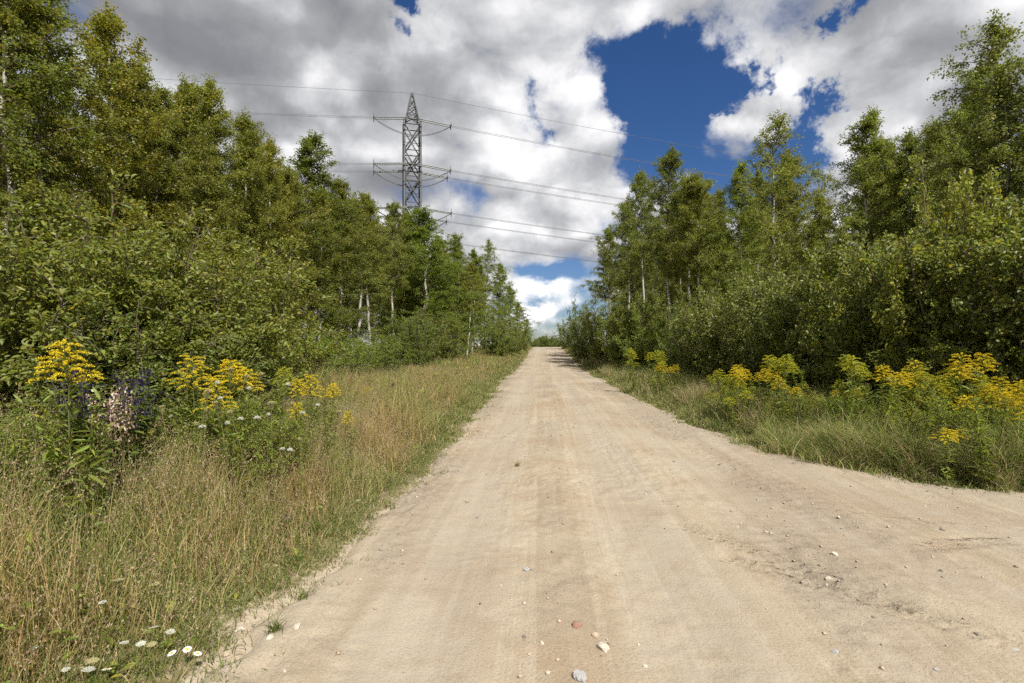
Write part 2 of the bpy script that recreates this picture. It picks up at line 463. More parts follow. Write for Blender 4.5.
sun = bpy.data.lights.new('sun', 'SUN'); sun.energy = 4.6; sun.angle = radians(.5); sun.color = (1, .95, .86)
so = link('sun', sun)
from mathutils import Vector
sd = Vector((cos(SUN_EL) * sin(SUN_AZ), cos(SUN_EL) * cos(SUN_AZ), sin(SUN_EL)))
so.rotation_euler = sd.to_track_quat('Z', 'Y').to_euler()

# ------------------------------------------------------------------ camera
cam = bpy.data.cameras.new('camera'); co = link('camera', cam)
cam.sensor_width = 36; cam.lens = 18; cam.clip_start = .05; cam.clip_end = 8000
cam.shift_y = (HZ - 341.5) / 1024
co.location = (0, 0, EYE); co.rotation_euler = (radians(90), 0, TH)
S.camera = co

# ------------------------------------------------------------------ ground + road
def grid_mesh(name, X, Y, Z, mat, smooth=True):
    ny, nx = X.shape
    V = np.stack([X, Y, Z], -1).reshape(-1, 3)
    i = np.arange(ny - 1)[:, None] * nx; j = np.arange(nx - 1)[None]
    q = np.stack([i + j, i + j + 1, i + nx + j + 1, i + nx + j], -1).reshape(-1, 4)
    return mesh(name, V, q, None, mat, None, smooth)

def spaced(lo, hi, step, grow, far):
    a = list(np.arange(lo, hi, step)); s = step; x = a[-1]
    while x < far: s *= grow; x += s; a.append(x)
    s = step; x = lo; b = []
    while x > -far: s *= grow; x -= s; b.append(x)
    return np.array(b[::-1] + a)
gx = spaced(-6, 12, .14, 1.09, 3000); gy = spaced(-2, 16, .16, 1.07, 3000)
X, Y = np.meshgrid(gx, gy)
gm = grid_mesh('ground', X, Y, gz(X, Y), M['ground'])
sv = sst(.16, -.10, off_road(X, Y)) * (.5 + .5 * sst(40, 10, Y)) + .55 * np.exp(-((X + 2.0) / .5) ** 2 - ((Y - 2.9) / .7) ** 2)
ca = gm.color_attributes.new('Col', 'FLOAT_COLOR', 'POINT')
cv = np.ones((sv.size, 4), np.float32); cv[:, :3] = np.clip(sv.reshape(-1, 1), 0, 1)
ca.data.foreach_set('color', cv.ravel())
tag(link('ground', gm), kind='structure')

ry = [-3.0]; s = .02
while ry[-1] < 150:
    y = ry[-1]
    ry.append(y + (.2 if y < 1 else .024 if y < 8 else .024 * (y / 8) ** 1.5))
ry = np.array(ry)
u = np.linspace(0, 1, 520)
u = .62 * u + .38 * u ** 3     # finer near the left of the side-road mouth
xl = x_left(ry) - .02; xr = np.minimum(x_right(ry), 26) + .02
X = xl[:, None] + (xr - xl)[:, None] * u[None]; Y = np.repeat(ry[:, None], len(u), 1)
rm = grid_mesh('dirt_road', X, Y, rut(X, Y), M['road'])
ca = rm.color_attributes.new('Col', 'FLOAT_COLOR', 'POINT')
cv = np.zeros((X.size, 4), np.float32); cv[:, 0] = track_mask(X, Y).ravel(); cv[:, 1] = grit_mask(X, Y).ravel(); cv[:, 3] = 1
ca.data.foreach_set('color', cv.ravel())
tag(link('dirt_road', rm), kind='structure')

# ------------------------------------------------------------------ plants: generators
def leafcol(n, rs, v=.28, yellow=.06):
    k = (1 + v * (rs.rand(n, 1) * 2 - 1)) * np.ones((1, 3))
    h = rs.rand(n, 1)
    k = k * np.where(h > .5, [[1.08, 1.0, .9]], [[.92, 1.0, 1.1]])
    yl = rs.rand(n, 1) < yellow
    k = np.where(yl, [[1.7, 1.28, .75]], k)
    return k

def twig_leaves(rs, base, d, ln, nl, size, acc, spread=.05, hang=.5):
    uu = rs.rand(nl, 1) ** .8
    sag = np.array([0, 0, -1.0]) * (uu ** 2) * ln * .35 * hang
    C = base + d * ln * uu + sag + rs.normal(size=(nl, 3)) * spread
    A = d + rs.normal(size=(nl, 3)) * .8 + np.array([0, 0, -hang])
    Nn = rs.normal(size=(nl, 3)) + np.array([0, 0, .9])
    acc[0].append(C); acc[1].append(A); acc[2].append(Nn)

def finish_leaves(rs, acc, size, asp, mat, name, v, yellow, six=False, fold=.5):
    C = np.vstack(acc[0]); A = np.vstack(acc[1]); Nn = np.vstack(acc[2]); n = len(C)
    g = Geo()
    g.leaves(C, A, Nn, size * (.65 + .7 * rs.rand(n)), size * asp * (.7 + .6 * rs.rand(n)), leafcol(n, rs, v, yellow), fold, six)
    return g.mesh(name, mat)

def make_birch(seed, H=10, cb=.2, Lmax=1.7, shape='ovoid', nb=60, twigs=13, nl=60, leaf=.055, elev=50, droop=.55, yellow=.03, lean=0.0, mat='birch_leaf', r0=.075, six=False, asp=.72):
    rs = np.random.RandomState(seed)
    tp = []; x = y = 0.0
    az0 = rs.rand() * 6.28
    for i in range(15):
        t = i / 14
        x = lean * t * cos(az0) * H + .12 * (rs.rand() - .5) * (i > 0) + .10 * sin(t * 5 + seed)
        y = lean * t * sin(az0) * H + .12 * (rs.rand() - .5) * (i > 0) + .10 * cos(t * 4 + seed * 2)
        if i == 0: x0, y0 = x, y
        tp.append((x - x0, y - y0, t * H))
    tp = np.array(tp)
    rr = r0 * (1 - np.linspace(0, 1, 15)) ** .85 + .006
    rr[0] *= 1.35
    tp[0, 2] = -.25
    gt = Geo(); gt.tube(tp, rr, 8, cap=True)
    gl = Geo(); acc = ([], [], [])
    for i in range(nb):
        q = (i + rs.rand()) / nb
        t = cb + (1 - cb) * q * .985
        if shape == 'cone': pf = (1 - q) ** .88 * (.6 + .4 * min(1, q * 6)) + .09
        elif shape == 'round': pf = max(.18, sin(pi * min(1, .18 + .80 * q)) ** .7)
        else: pf = max(.08, min(1, .5 + 2.2 * q) * (1 - q) ** .58)
        L = Lmax * pf * (.5 + .8 * rs.rand())
        if rs.rand() < .12: L *= 1.35
        az = 2.4 * i + rs.normal() * .5
        b = np.array([np.interp(t * H, tp[:, 2], tp[:, k]) for k in range(3)])
        el = radians(elev) * (.65 + .6 * q) + rs.normal() * .12
        pts = [b]; e = el; m = 6
        for k in range(m):
            e -= droop * (.12 + .08 * rs.rand()) * (1 - q * .5)
            az += rs.normal() * .12
            pts.append(pts[-1] + L / m * np.array([cos(az) * cos(e), sin(az) * cos(e), sin(e)]))
        pts = np.array(pts)
        gl.tube(pts, np.linspace(.016 + .009 * L * (1 - q), .004, m + 1) * (r0 / .075), 4)
        nt_ = int(twigs * (.35 + .65 * L / Lmax)) + 2
        for k in range(nt_):
            uu = .18 + .82 * ((k + rs.rand()) / nt_)
            fi = uu * m; i0 = min(int(fi), m - 1); pb = pts[i0] + (pts[i0 + 1] - pts[i0]) * (fi - i0)
            bd = pts[i0 + 1] - pts[i0]; bd /= np.linalg.norm(bd) + 1e-9
            dd = bd * .6 + rs.normal(size=3) * .6 + np.array([0, 0, -.25 * droop]); dd /= np.linalg.norm(dd)
            ln = (.22 + .38 * rs.rand()) * (.6 + .4 * L / Lmax)
            gl.tube(np.array([pb, pb + dd * ln * .5 + [0, 0, -.01], pb + dd * ln + [0, 0, -.08 * ln]]), [.005, .004, .002], 3)
            twig_leaves(rs, pb, dd, ln, int(nl * (.7 + .6 * rs.rand())), leaf, acc, .055, .6 * droop)
    b = tp[-1]
    for k in range(5):
        twig_leaves(rs, b - [0, 0, .5], np.array([rs.normal() * .06, rs.normal() * .06, 1.0]), 1.0, nl // 2, leaf, acc, .05, .2)
    for k in range(6):
        dd = np.array([rs.normal() * .22, rs.normal() * .25, 1.0]); dd /= np.linalg.norm(dd)
        twig_leaves(rs, b - [0, 0, .25], dd, .5, nl, leaf, acc, .04, .3)
    return [('trunk', gt.mesh('birch_trunk', M['bark'], True, False)), ('branches', gl.mesh('birch_branches', M['twig'], True, False)),
            ('crown', finish_leaves(rs, acc, leaf, asp, M[mat], 'birch_crown', .3, yellow, six))]

def make_bush(seed, H=3, R=1.5, stems=16, twigs=32, nl=42, leaf=.056, asp=.5, mat='bush_leaf', yellow=.015, six=True):
    rs = np.random.RandomState(seed)
    gs = Geo(); gl = Geo(); acc = ([], [], [])
    for i in range(stems):
        az = 2.4 * i + rs.normal() * .4
        out = R * sqrt((i + .5) / stems) * (.7 + .5 * rs.rand())
        hh = H * (1.02 - .42 * (out / R) ** 2) * (.78 + .3 * rs.rand())
        m = 8; pts = []
        for k in range(m + 1):
            s_ = k / m
            rad = out * (s_ ** .75) + .05
            pts.append([cos(az + s_ * .3) * rad + rs.normal() * .03, sin(az + s_ * .3) * rad + rs.normal() * .03, hh * s_ ** 1.05 - (.15 if k == 0 else 0)])
        pts = np.array(pts)
        gs.tube(pts, np.linspace(.026, .005, m + 1) * H / 3, 6)
        for k in range(twigs):
            uu = .06 + .94 * ((k + rs.rand()) / twigs)
            fi = uu * m; i0 = min(int(fi), m - 1); pb = pts[i0] + (pts[i0 + 1] - pts[i0]) * (fi - i0)
            o = np.array([cos(az), sin(az), 0])
            dd = o * .35 + rs.normal(size=3) * .75 + np.array([0, 0, .35]); dd /= np.linalg.norm(dd)
            ln = (.25 + .45 * rs.rand()) * (R / 1.4) * (1.1 - .5 * uu)
            gl.tube(np.array([pb, pb + dd * ln * .5 + [0, 0, .02], pb + dd * ln]), [.006, .004, .002], 3)
            twig_leaves(rs, pb, dd, ln, int(nl * (.7 + .6 * rs.rand())), leaf, acc, .05 * leaf / .07, .12)
    return [('stems', gs.mesh('bush_stems', M['twig'], True, False)), ('branches', gl.mesh('bush_branches', M['twig'], True, False)),
            ('crown', finish_leaves(rs, acc, leaf, asp, M[mat], 'bush_crown', .32, yellow, six))]

def place(proto, name, label, cat, group, loc, rz=0, sc=(1, 1, 1), tint=(1, 1, 1), tilt=(0, 0)):
    r = link(name, None, None, loc)
    r.rotation_euler = (tilt[0], tilt[1], rz); r.scale = sc if not np.isscalar(sc) else (sc,) * 3
    r.empty_display_size = .2
    tag(r, label, cat, group)
    for nm, me in proto:
        o = link(nm, me, r)
        o.color = (*tint, 1)
    return r

BIRCH = {
    'ovoid': [make_birch(11, cb=.10, Lmax=2.3, nb=78), make_birch(12, cb=.14, Lmax=2.2, nb=78, elev=54), make_birch(13, cb=.08, Lmax=2.5, nb=80, yellow=.03)],
    'cone': [make_birch(21, cb=.08, Lmax=2.4, shape='cone', nb=98, elev=44), make_birch(22, cb=.06, Lmax=2.2, shape='cone', nb=100, elev=40, yellow=.02)],
    'pole': [make_birch(31, cb=.46, Lmax=2.1, nb=62), make_birch(32, cb=.50, Lmax=1.9, nb=56, lean=.06, yellow=.04), make_birch(33, cb=.43, Lmax=2.1, nb=62)],
    'airy': [make_birch(41, cb=.15, Lmax=2.4, nb=70, twigs=12, nl=38, droop=1.3, yellow=.03), make_birch(42, cb=.15, Lmax=2.2, nb=66, twigs=11, nl=36, droop=1.1, elev=56, yellow=.02)],
    'golden': [make_birch(51, cb=.12, Lmax=2.3, nb=76, yellow=.09)],
}
BUSH = {
    'willow': [make_bush(61), make_bush(62, R=1.6, H=3), make_bush(63, R=1.3, stems=15)],
    'aspen': [make_bush(71, mat='aspen_leaf', leaf=.056, asp=.8, stems=16, nl=34, yellow=.018), make_bush(72, mat='aspen_leaf', leaf=.054, asp=.8, R=1.6, stems=17, nl=34, yellow=.018)],
    'dense': [make_bush(81, leaf=.055, asp=.6, stems=18, twigs=30, nl=24, R=1.5)],
}

def tree(kind, px, d, ytop, label, group, tint=(1, 1, 1), wide=1.0, i=0, seed=None):
    x, y = W(px, d); z = float(gz(x, y))
    h = Ht(ytop, d) - z
    protos = BIRCH[kind]; pr = protos[i % len(protos)]
    s = h / 10.15
    lw = wide * 1.12 * (.6 * s + .4)
    rz = random.random() * 6.28
    k = .88 + .24 * random.random()
    t = tuple(c * k for c in tint)
    return place(pr, 'birch_tree', label, 'tree', group, (x, y, z - .02), rz, (lw, lw, s), t)

def bush(kind, px, d, ytop, label, group, tint=(1, 1, 1), wide=1.0, i=0):
    x, y = W(px, d); z = float(gz(x, y))
    h = Ht(ytop, d) - z
    protos = BUSH[kind]; pr = protos[i % len(protos)]
    s = h / 3.05
    lw = wide * (.5 * s + .5)
    return place(pr, 'shrub', label, 'bush', group, (x, y, z - .02), random.random() * 6.28, (lw, lw, s), tint)

GL = 'birches of the left-hand wood'; GR = 'birches of the right-hand wood'
OL = (1.0, 1.0, .85); GRN = (.95, 1.08, .85); YL = (1.15, 1.06, .75); DK = (.92, 1.0, .95)
left_trees = [
    ('ovoid', 12, 9.6, -70, 'birch at the left border of the photo, taller than the frame', OL, 1.1),
    ('airy', 50, 10.4, -12, 'airy birch whose top just touches the upper border near the left corner', GRN, 1.0),
    ('golden', 104, 11.6, 13, 'birch with yellowing leaves and a pointed top, in the upper left', YL, 1.0),
    ('ovoid', 134, 12.6, 62, 'birch sloping down from the yellowing pointed birch, first on its right', OL, .85),
    ('cone', 160, 13.4, 90, 'thin spiky birch top in the notch of the left-hand skyline', OL, .75),
    ('ovoid', 187, 14.2, 84, 'broad birch, left one of the two equal tops left of the wires', OL, 1.0),
    ('ovoid', 216, 15.2, 84, 'broad birch, right one of the two equal tops left of the wires', (1.02, 1.02, .8), 1.0),
    ('ovoid', 245, 17, 118, 'rounded birch stepping down below the two broad tops, at the upper wire', OL, 1.0),
    ('golden', 266, 18.4, 140, 'olive birch ending just below the upper wire left of the pylon', (1.05, 1.0, .8), .95),
    ('pole', 287, 20, 168, 'low birch filling the dip left of the narrow cone-shaped birch', OL, 1.0),
    ('cone', 313, 22, 137, 'narrow cone-shaped birch standing clear above its neighbours left of the pylon', (.85, .95, .85), 1.35),
    ('pole', 318, 21.2, 190, 'white-stemmed birch just right below the cone-shaped birch', (1.0, 1.02, .8), .9),
    ('pole', 338, 23.5, 182, 'bare-legged birch with pale trunk between cone-shaped birch and leaning birch', OL, 1.0),
    ('pole', 354, 26, 192, 'soft-topped birch below the middle wires left of the pylon', OL, 1.0),
    ('pole', 371, 27, 200, 'birch with a leaning white trunk left of the pylon foot', OL, 1.0),
    ('pole', 394, 31, 203, 'slender birch touching the left side of the pylon', (.95, 1, .85), .85),
    ('cone', 421, 36, 210, 'dense bright green pointed birch in front of the pylon foot', (.9, 1.1, .8), 1.75),
    ('ovoid', 438, 40, 236, 'birch on the right shoulder of the dense pointed birch by the pylon', GRN, 1.0),
    ('cone', 456, 44, 235, 'pointed birch under the lowest wire right of the pylon', GRN, 1.2),
    ('pole', 467, 41, 262, 'birch with a straight white trunk near the tall grass, right of pylon', (1.05, 1.05, .8), .9),
    ('ovoid', 473, 50, 250, 'birch between the two points right of the pylon', GRN, 1.2),
    ('airy', 486, 55, 240, 'feathery birch, last high point of the left-hand wood toward the road', GRN, 1.2),
    ('ovoid', 499, 60, 264, 'birch one step lower than the feathery last high point', GRN, 1.2),
    ('ovoid', 509, 66, 286, 'birch where the left-hand wood drops toward the road crest', GRN, 1.3),
    ('cone', 518, 72, 302, 'small birch close to the left road edge near the crest', GRN, 1.4),
    ('ovoid', 527, 78, 319, 'lowest and last small birch on the left before the crest', GRN, .8),
]
for i, (k, px, d, yt, lab, tn, wd) in enumerate(left_trees):
    tree(k, px, d, yt, lab, GL, tn, wd, i)
right_trees = [
    ('airy', 597, 58, 284, 'thin sparse birch at the left end of the right-hand wood', DK, .8),
    ('pole', 612, 47, 228, 'birch forming the left flank of the right-hand wood, against white cloud', (.9, .95, .9), 1.0),
    ('pole', 627, 40, 203, 'birch with bare white stem left of the highest slim birch, right wood', (.95, 1, .85), 1.0),
    ('pole', 648, 35, 174, 'birch just left of the highest slim birch in the blue sky gap', DK, .9),
    ('pole', 670, 29, 148, 'slim tall birch with dark narrow top in the blue sky gap', (.8, .88, .85), .9),
    ('pole', 690, 28, 178, 'flat-topped birch on the right of the slim dark-topped birch', (.95, .98, .85), 1.0),
    ('pole', 708, 25, 172, 'birch with pale trunk in the middle of the right-hand wood', (.98, 1, .85), 1.1),
    ('cone', 741, 24, 165, 'small pointed birch top left of the wide airy birch', GRN, .9),
    ('airy', 778, 19.8, 118, 'wide airy drooping birch right of the blue gap, below the small cloud', (1.0, 1.02, .85), 1.15),
    ('ovoid', 818, 19.5, 196, 'low birch in the blue notch between two taller crowns on the right', OL, 1.0),
    ('ovoid', 871, 15.7, 112, 'rounded birch left of a pair of crowns against grey cloud, right wood', DK, 1.0),
    ('ovoid', 905, 15, 134, 'shorter birch joined to the right side of the rounded birch', DK, .9),
    ('cone', 938, 13.8, 120, 'narrow birch in the gap left of the tallest right-hand tree', (.9, .95, .9), .75),
    ('airy', 980, 11.8, 24, 'tallest sparse tree at upper right with open crown against the cloud', (.9, .95, .9), 1.0),
    ('airy', 1016, 11, 62, 'open-crowned tree cut by the right border beside the tallest one', (.85, .9, .85), 1.0),
    ('ovoid', 1062, 10.4, 20, 'dark birch mostly outside the right border of the photo', DK, 1.0),
]
for i, (k, px, d, yt, lab, tn, wd) in enumerate(right_trees):
    tree(k, px, d, yt, lab, GR, tn, wd, i + 1)

# rows behind the front ones: a dense young stand that nothing tells apart
rs = np.random.RandomState(99)
LAB_L = 'young birch crowded in the shade behind the front row of the left-hand wood'
LAB_R = 'young birch crowded in the shade behind the front row of the right-hand wood'
def fill(side, n, seed):
    rs = np.random.RandomState(seed); pts = []
    tries = 0
    prof = sorted([(t[1], t[3]) for t in (left_trees if side < 0 else right_trees)])
    pxs = [p[0] for p in prof]; yts = [p[1] for p in prof]
    while len(pts) < n and tries < 4000:
        tries += 1
        y = 6 + 66 * rs.rand() ** 1.3
        x = side * ((11.5 if y < 30 else 10 if y < 45 else 8.5) + 13 * rs.rand() ** 1.2)
        p = x * CT + y * ST; d = -x * ST + y * CT
        if d < 4: continue
        px = 512 + p / d * F
        if px < -60 or px > 1085: continue
        if any((x - a) ** 2 + (y - b) ** 2 < 2.0 ** 2 for a, b in pts): continue
        pts.append((x, y))
        lim = np.interp(px, pxs, yts) + 10 + 26 * rs.rand()
        h = min(Ht(lim, d), 12.5)
        if h < 4: continue
        kind = ['ovoid', 'pole', 'ovoid', 'cone'][rs.randint(4)]
        tn = [OL, GRN, (1, 1, .85), DK][rs.randint(4)]
        z = float(gz(x, y)); sc = h / 10.15; lw = (.6 * sc + .4) * (.85 + .3 * rs.rand())
        pr = BIRCH[kind][rs.randint(len(BIRCH[kind]))]
        place(pr, 'birch_tree', LAB_L if side < 0 else LAB_R, 'tree', 'inner ' + (GL if side < 0 else GR), (x, y, z - .02), rs.rand() * 6.28, (lw, lw, sc), tn)
fill(-1, 56, 5); fill(1, 50, 6)

# trees beyond the crest
FAR = make_bush(409, R=1.7, stems=22, leaf=.13, twigs=26, nl=22, asp=.6)
for i, (px, d, yt, lab) in enumerate([(534, 112, 340, 'tiny dark bush beyond the crest, leftmost in the road gap'), (539, 118, 338, 'tiny dark bush beyond the crest, second from left in the road gap'),
                                      (544, 115, 337, 'tiny dark bush beyond the crest, near the middle of the road gap'), (548, 120, 336, 'tiny dark bush beyond the crest, tallest, just right of the middle of the gap'),
                                      (553, 116, 338, 'tiny dark bush beyond the crest, second from right in the road gap'), (558, 112, 340, 'tiny dark bush beyond the crest, beside the right-hand shrub')]):
    x, y = W(px, d); z = float(gz(x, y)); s_ = (Ht(yt, d) - z) / 3.05
    place(FAR, 'far_bush', lab, 'bush', 'far bushes beyond the road crest', (x, y, z), i, (s_ * 1.1, s_ * 1.1, s_), (.75, .85, .8))

GBL = 'shrubs along the left edge'; GBR = 'shrubs along the right edge'
left_bushes = [
    ('willow', 8, 5.4, 205, 'leafy willow shrub at the left border behind the goldenrod', (1, 1, 1), 1.1),
    ('willow', 62, 5.6, 196, 'tall leafy shrub directly above the big left goldenrod head', (1.05, 1.05, .9), 1.1),
    ('willow', 118, 5.9, 200, 'tall leafy shrub directly above the purple flowers', (1, 1.02, .9), 1.1),
    ('willow', 168, 6.4, 208, 'leafy shrub between the purple flowers and the two yellow heads', (1.06, 1.05, .9), 1.1),
    ('willow', 214, 7.2, 225, 'leafy shrub above the white-and-yellow flower patch on the left', (1.02, 1.02, .9), 1.1),
    ('willow', 252, 8.6, 255, 'leafy shrub ending the dense left thicket near the white trunks', (1.05, 1.05, .85), 1.0),
    ('dense', 28, 4.7, 290, 'low dark shrub filling the space under the left-border willow', (.85, .92, .9), 1.0),
    ('dense', 140, 5.2, 305, 'low shrub right behind the purple flowers', (.85, .95, .9), 1.0),
    ('willow', 205, 6.0, 300, 'low shrub right behind the pair of yellow goldenrod heads', (.95, 1, .9), .9),
    ('dense', 268, 10, 318, 'fresh green low shrub left of the white birch trunks', (1.05, 1.25, .85), 1.0),
    ('dense', 300, 12.2, 326, 'fresh green low shrub under the white birch trunks', (1.05, 1.3, .8), 1.1),
    ('dense', 338, 14.5, 330, 'fresh green low shrub left of the leaning white trunk', (1.05, 1.25, .85), 1.1),
    ('dense', 378, 19, 332, 'fresh green low shrub below the leaning white trunk', (1, 1.2, .85), 1.1),
    ('willow', 412, 26, 305, 'dark rounded shrub under the dense pointed birch by the pylon', (.85, .95, .9), 1.2),
    ('dense', 506, 47, 316, 'small dark shrub between two rounded shrubs at the left road edge', (.95, 1.05, .9), 1.2),
    ('dense', 522, 62, 328, 'last low shrub at the left road edge under the bare sapling', (.95, 1.05, .9), 1.2),
    ('willow', 440, 33, 308, 'rounded grey-green shrub left of the straight white trunk', (1, 1.05, .9), 1.2),
    ('willow', 496, 42, 312, 'rounded shrub at the roadside grass right of the straight white trunk', (.95, 1.05, .9), 1.1),
    ('willow', 514, 52, 322, 'rounded shrub near the road edge, last on the left side', (.95, 1.05, .9), 1.0),
]
for i, (k, px, d, yt, lab, tn, wd) in enumerate(left_bushes): bush(k, px, d, yt, lab, GBL, tn, wd, i)
right_bushes = [
    ('dense', 566, 70, 318, 'small shrub farthest along the right road edge, at the crest', DK, 1.0),
    ('dense', 578, 56, 298, 'pointed dark shrub on the right road edge near the crest', (.8, .95, .85), .8),
    ('dense', 586, 42, 310, 'broad dark shrub overhanging the right road edge', (.85, .92, .9), 1.2),
    ('dense', 604, 36, 304, 'grey-green shrub second along the right verge from the crest', (1.02, 1.05, .95), 1.2),
    ('willow', 626, 30, 296, 'light green shrub behind the farthest yellow flowers', (1.05, 1.12, .85), 1.1),
    ('willow', 650, 26, 290, 'leafy shrub below the bare white birch stems on the right', (1.0, 1.1, .85), 1.0),
    ('dense', 682, 22, 300, 'small cone-like dark green shrub between two lighter shrubs', (.85, 1.0, .85), .8),
    ('aspen', 706, 19, 290, 'grey-green aspen shrub behind the second goldenrod clump', (1, 1.02, 1), 1.0),
    ('aspen', 738, 16.8, 270, 'aspen shrub left of the tallest aspen thicket on the right', (1, 1.02, 1), 1.0),
    ('aspen', 772, 14.8, 252, 'glinting aspen shrub in the middle of the right-hand thicket', (1, 1.02, 1), 1.0),
    ('aspen', 806, 13.2, 246, 'glinting aspen shrub above the yellow-green middle goldenrods', (.95, 1, 1), 1.0),
    ('willow', 838, 12.2, 232, 'brighter green shrub below the rounded birch on the right', (1.05, 1.1, .85), 1.0),
    ('aspen', 872, 11.2, 226, 'dark aspen shrub above the gap in the goldenrods', (1.02, 1.05, .95), 1.0),
    ('aspen', 908, 10.2, 214, 'dark aspen shrub below the narrow birch, right side', (1.02, 1.05, .95), 1.05),
    ('willow', 942, 9.5, 160, 'tall yellow-green shrub standing under the tallest right tree', (1.15, 1.12, .8), .9),
    ('aspen', 982, 9.0, 196, 'dark dense shrub above the orange-yellow goldenrods on the right', (1.0, 1.03, .95), 1.1),
    ('aspen', 1024, 8.6, 186, 'dark dense shrub cut by the right border', (1.0, 1.03, .95), 1.1),
    ('aspen', 1070, 8.4, 186, 'dark shrub mostly beyond the right border', (1.0, 1.03, .95), 1.1),
]
for i, (k, px, d, yt, lab, tn, wd) in enumerate(right_bushes): bush(k, px, d, yt, lab, GBR, tuple(1.1 * c for c in tn), wd, i)
# dark lower thicket just behind
for i in range(15):
    px = 632 + i * 28 + random.uniform(-8, 8); d = (7.0 + .5 * (i % 3)) / ((px - 512) / 512 * .998 - .064)
    bush(['dense', 'willow', 'aspen'][i % 3], px, min(d, 30), 312 + random.uniform(-22, 22), 'low green shrub standing between the goldenrods and the tall right-hand thicket', 'low shrubs in front of the right-hand thicket', (1.12, 1.15, .92), random.uniform(.7, 1.1), i)

# bare dead sapling by the road on the left
def dead_sapling():
    rs = np.random.RandomState(5); gt = Geo(); gb = Geo()
    H = 6.2
    tp = np.array([[.05 * sin(t * 4), .05 * cos(t * 3), t * H - .1] for t in np.linspace(0, 1, 9)])
    gt.tube(tp, np.linspace(.06, .012, 9), 6)
    for i in range(26):
        t = .35 + .62 * i / 26; b = np.array([np.interp(t * H, tp[:, 2], tp[:, k]) for k in range(3)])
        az = 2.4 * i; L = 1.3 * (1.1 - t)
        e = .9; pts = [b]
        for k in range(4): pts.append(pts[-1] + L / 4 * np.array([cos(az) * cos(e), sin(az) * cos(e), sin(e)])); e += .08
        gb.tube(np.array(pts), np.linspace(.025, .010, 5), 4)
    return [('trunk', gt.mesh('dead_trunk', M['dry_wood'], True, False)), ('branches', gb.mesh('dead_branches', M['dry_wood'], True, False))]
x, y = W(520, 68)
place(dead_sapling(), 'dead_sapling', 'bare leafless grey sapling at the left roadside near the crest', 'tree', None, (x, y, float(gz(x, y))), 0, (1, 1, 1.0))

# ------------------------------------------------------------------ grass (stuff)
STRAW = np.array([[.44, .36, .18], [.37, .285, .145], [.48, .41, .235], [.30, .22, .115], [.36, .33, .145]])
GREEN = np.array([[.13, .18, .034], [.16, .20, .04], [.11, .145, .03], [.20, .22, .06], [.15, .175, .055]])

def blades(x, y, h, w, bend, pal, rs, seg=3, face=None, z=None):
    n = len(x)
    z = gz(x, y) - .01 if z is None else z
    az = rs.rand(n) * 2 * pi
    dx, dy = np.cos(az), np.sin(az)
    sa = rs.rand(n) * pi
    sx, sy = np.cos(sa), np.sin(sa)
    c = pal[rs.randint(len(pal), size=n)] * (.75 + .5 * rs.rand(n, 1))
    s = np.linspace(0, 1, seg + 1)
    V = np.zeros((n, 2 * seg + 1, 3)); C = np.zeros((n, 2 * seg + 1, 3))
    for k in range(seg + 1):
        t = s[k]
        px = x + dx * h * bend * t ** 2; py = y + dy * h * bend * t ** 2
        pz = z + h * t * (1 - .38 * bend * t)
        ww = w * (1 - t) ** .6 * .5
        if k < seg:
            V[:, 2 * k] = np.stack([px - sx * ww, py - sy * ww, pz], 1); V[:, 2 * k + 1] = np.stack([px + sx * ww, py + sy * ww, pz], 1)
            C[:, 2 * k] = C[:, 2 * k + 1] = c
        else:
            V[:, 2 * k] = np.stack([px, py, pz], 1); C[:, 2 * k] = c
    b = np.arange(n)[:, None] * (2 * seg + 1)
    q = np.concatenate([b + np.array([[2 * k, 2 * k + 1, 2 * k + 3, 2 * k + 2]]) for k in range(seg - 1)])
    t = b + np.array([[2 * seg - 2, 2 * seg - 1, 2 * seg]])
    tip = V[:, -1]
    return V.reshape(-1, 3), q, t, C.reshape(-1, 3), tip, np.stack([dx, dy], 1)

def panicles(g, tip, dirs, L, n, rs, pal):
    m = len(tip)
    uu = rs.rand(m, n, 1)
    ax = np.concatenate([dirs * .45, -np.ones((m, 1)) * .6 + .9], 1)[:, None]
    P = tip[:, None] + (uu - .75) * L * np.concatenate([dirs * .35, np.ones((m, 1))], 1)[:, None] + rs.normal(size=(m, n, 3)) * L * .09
    P = P.reshape(-1, 3); k = len(P)
    A = rs.normal(size=(k, 3)) * .6 + np.array([0, 0, 1.0]); N = rs.normal(size=(k, 3))
    c = pal[rs.randint(len(pal), size=m)]
    c = np.repeat(c, n, 0) * (.8 + .4 * rs.rand(k, 1))
    g.leaves(P, A, N, L * .13, L * .05, c)

def scatter(n, x0, x1, y0, y1, rs, pw=1.0):
    return x0 + (x1 - x0) * rs.rand(n), y0 + (y1 - y0) * rs.rand(n) ** pw

rs = np.random.RandomState(21)
PANI = np.array([[.36, .27, .17], [.30, .20, .13], [.42, .34, .22]])
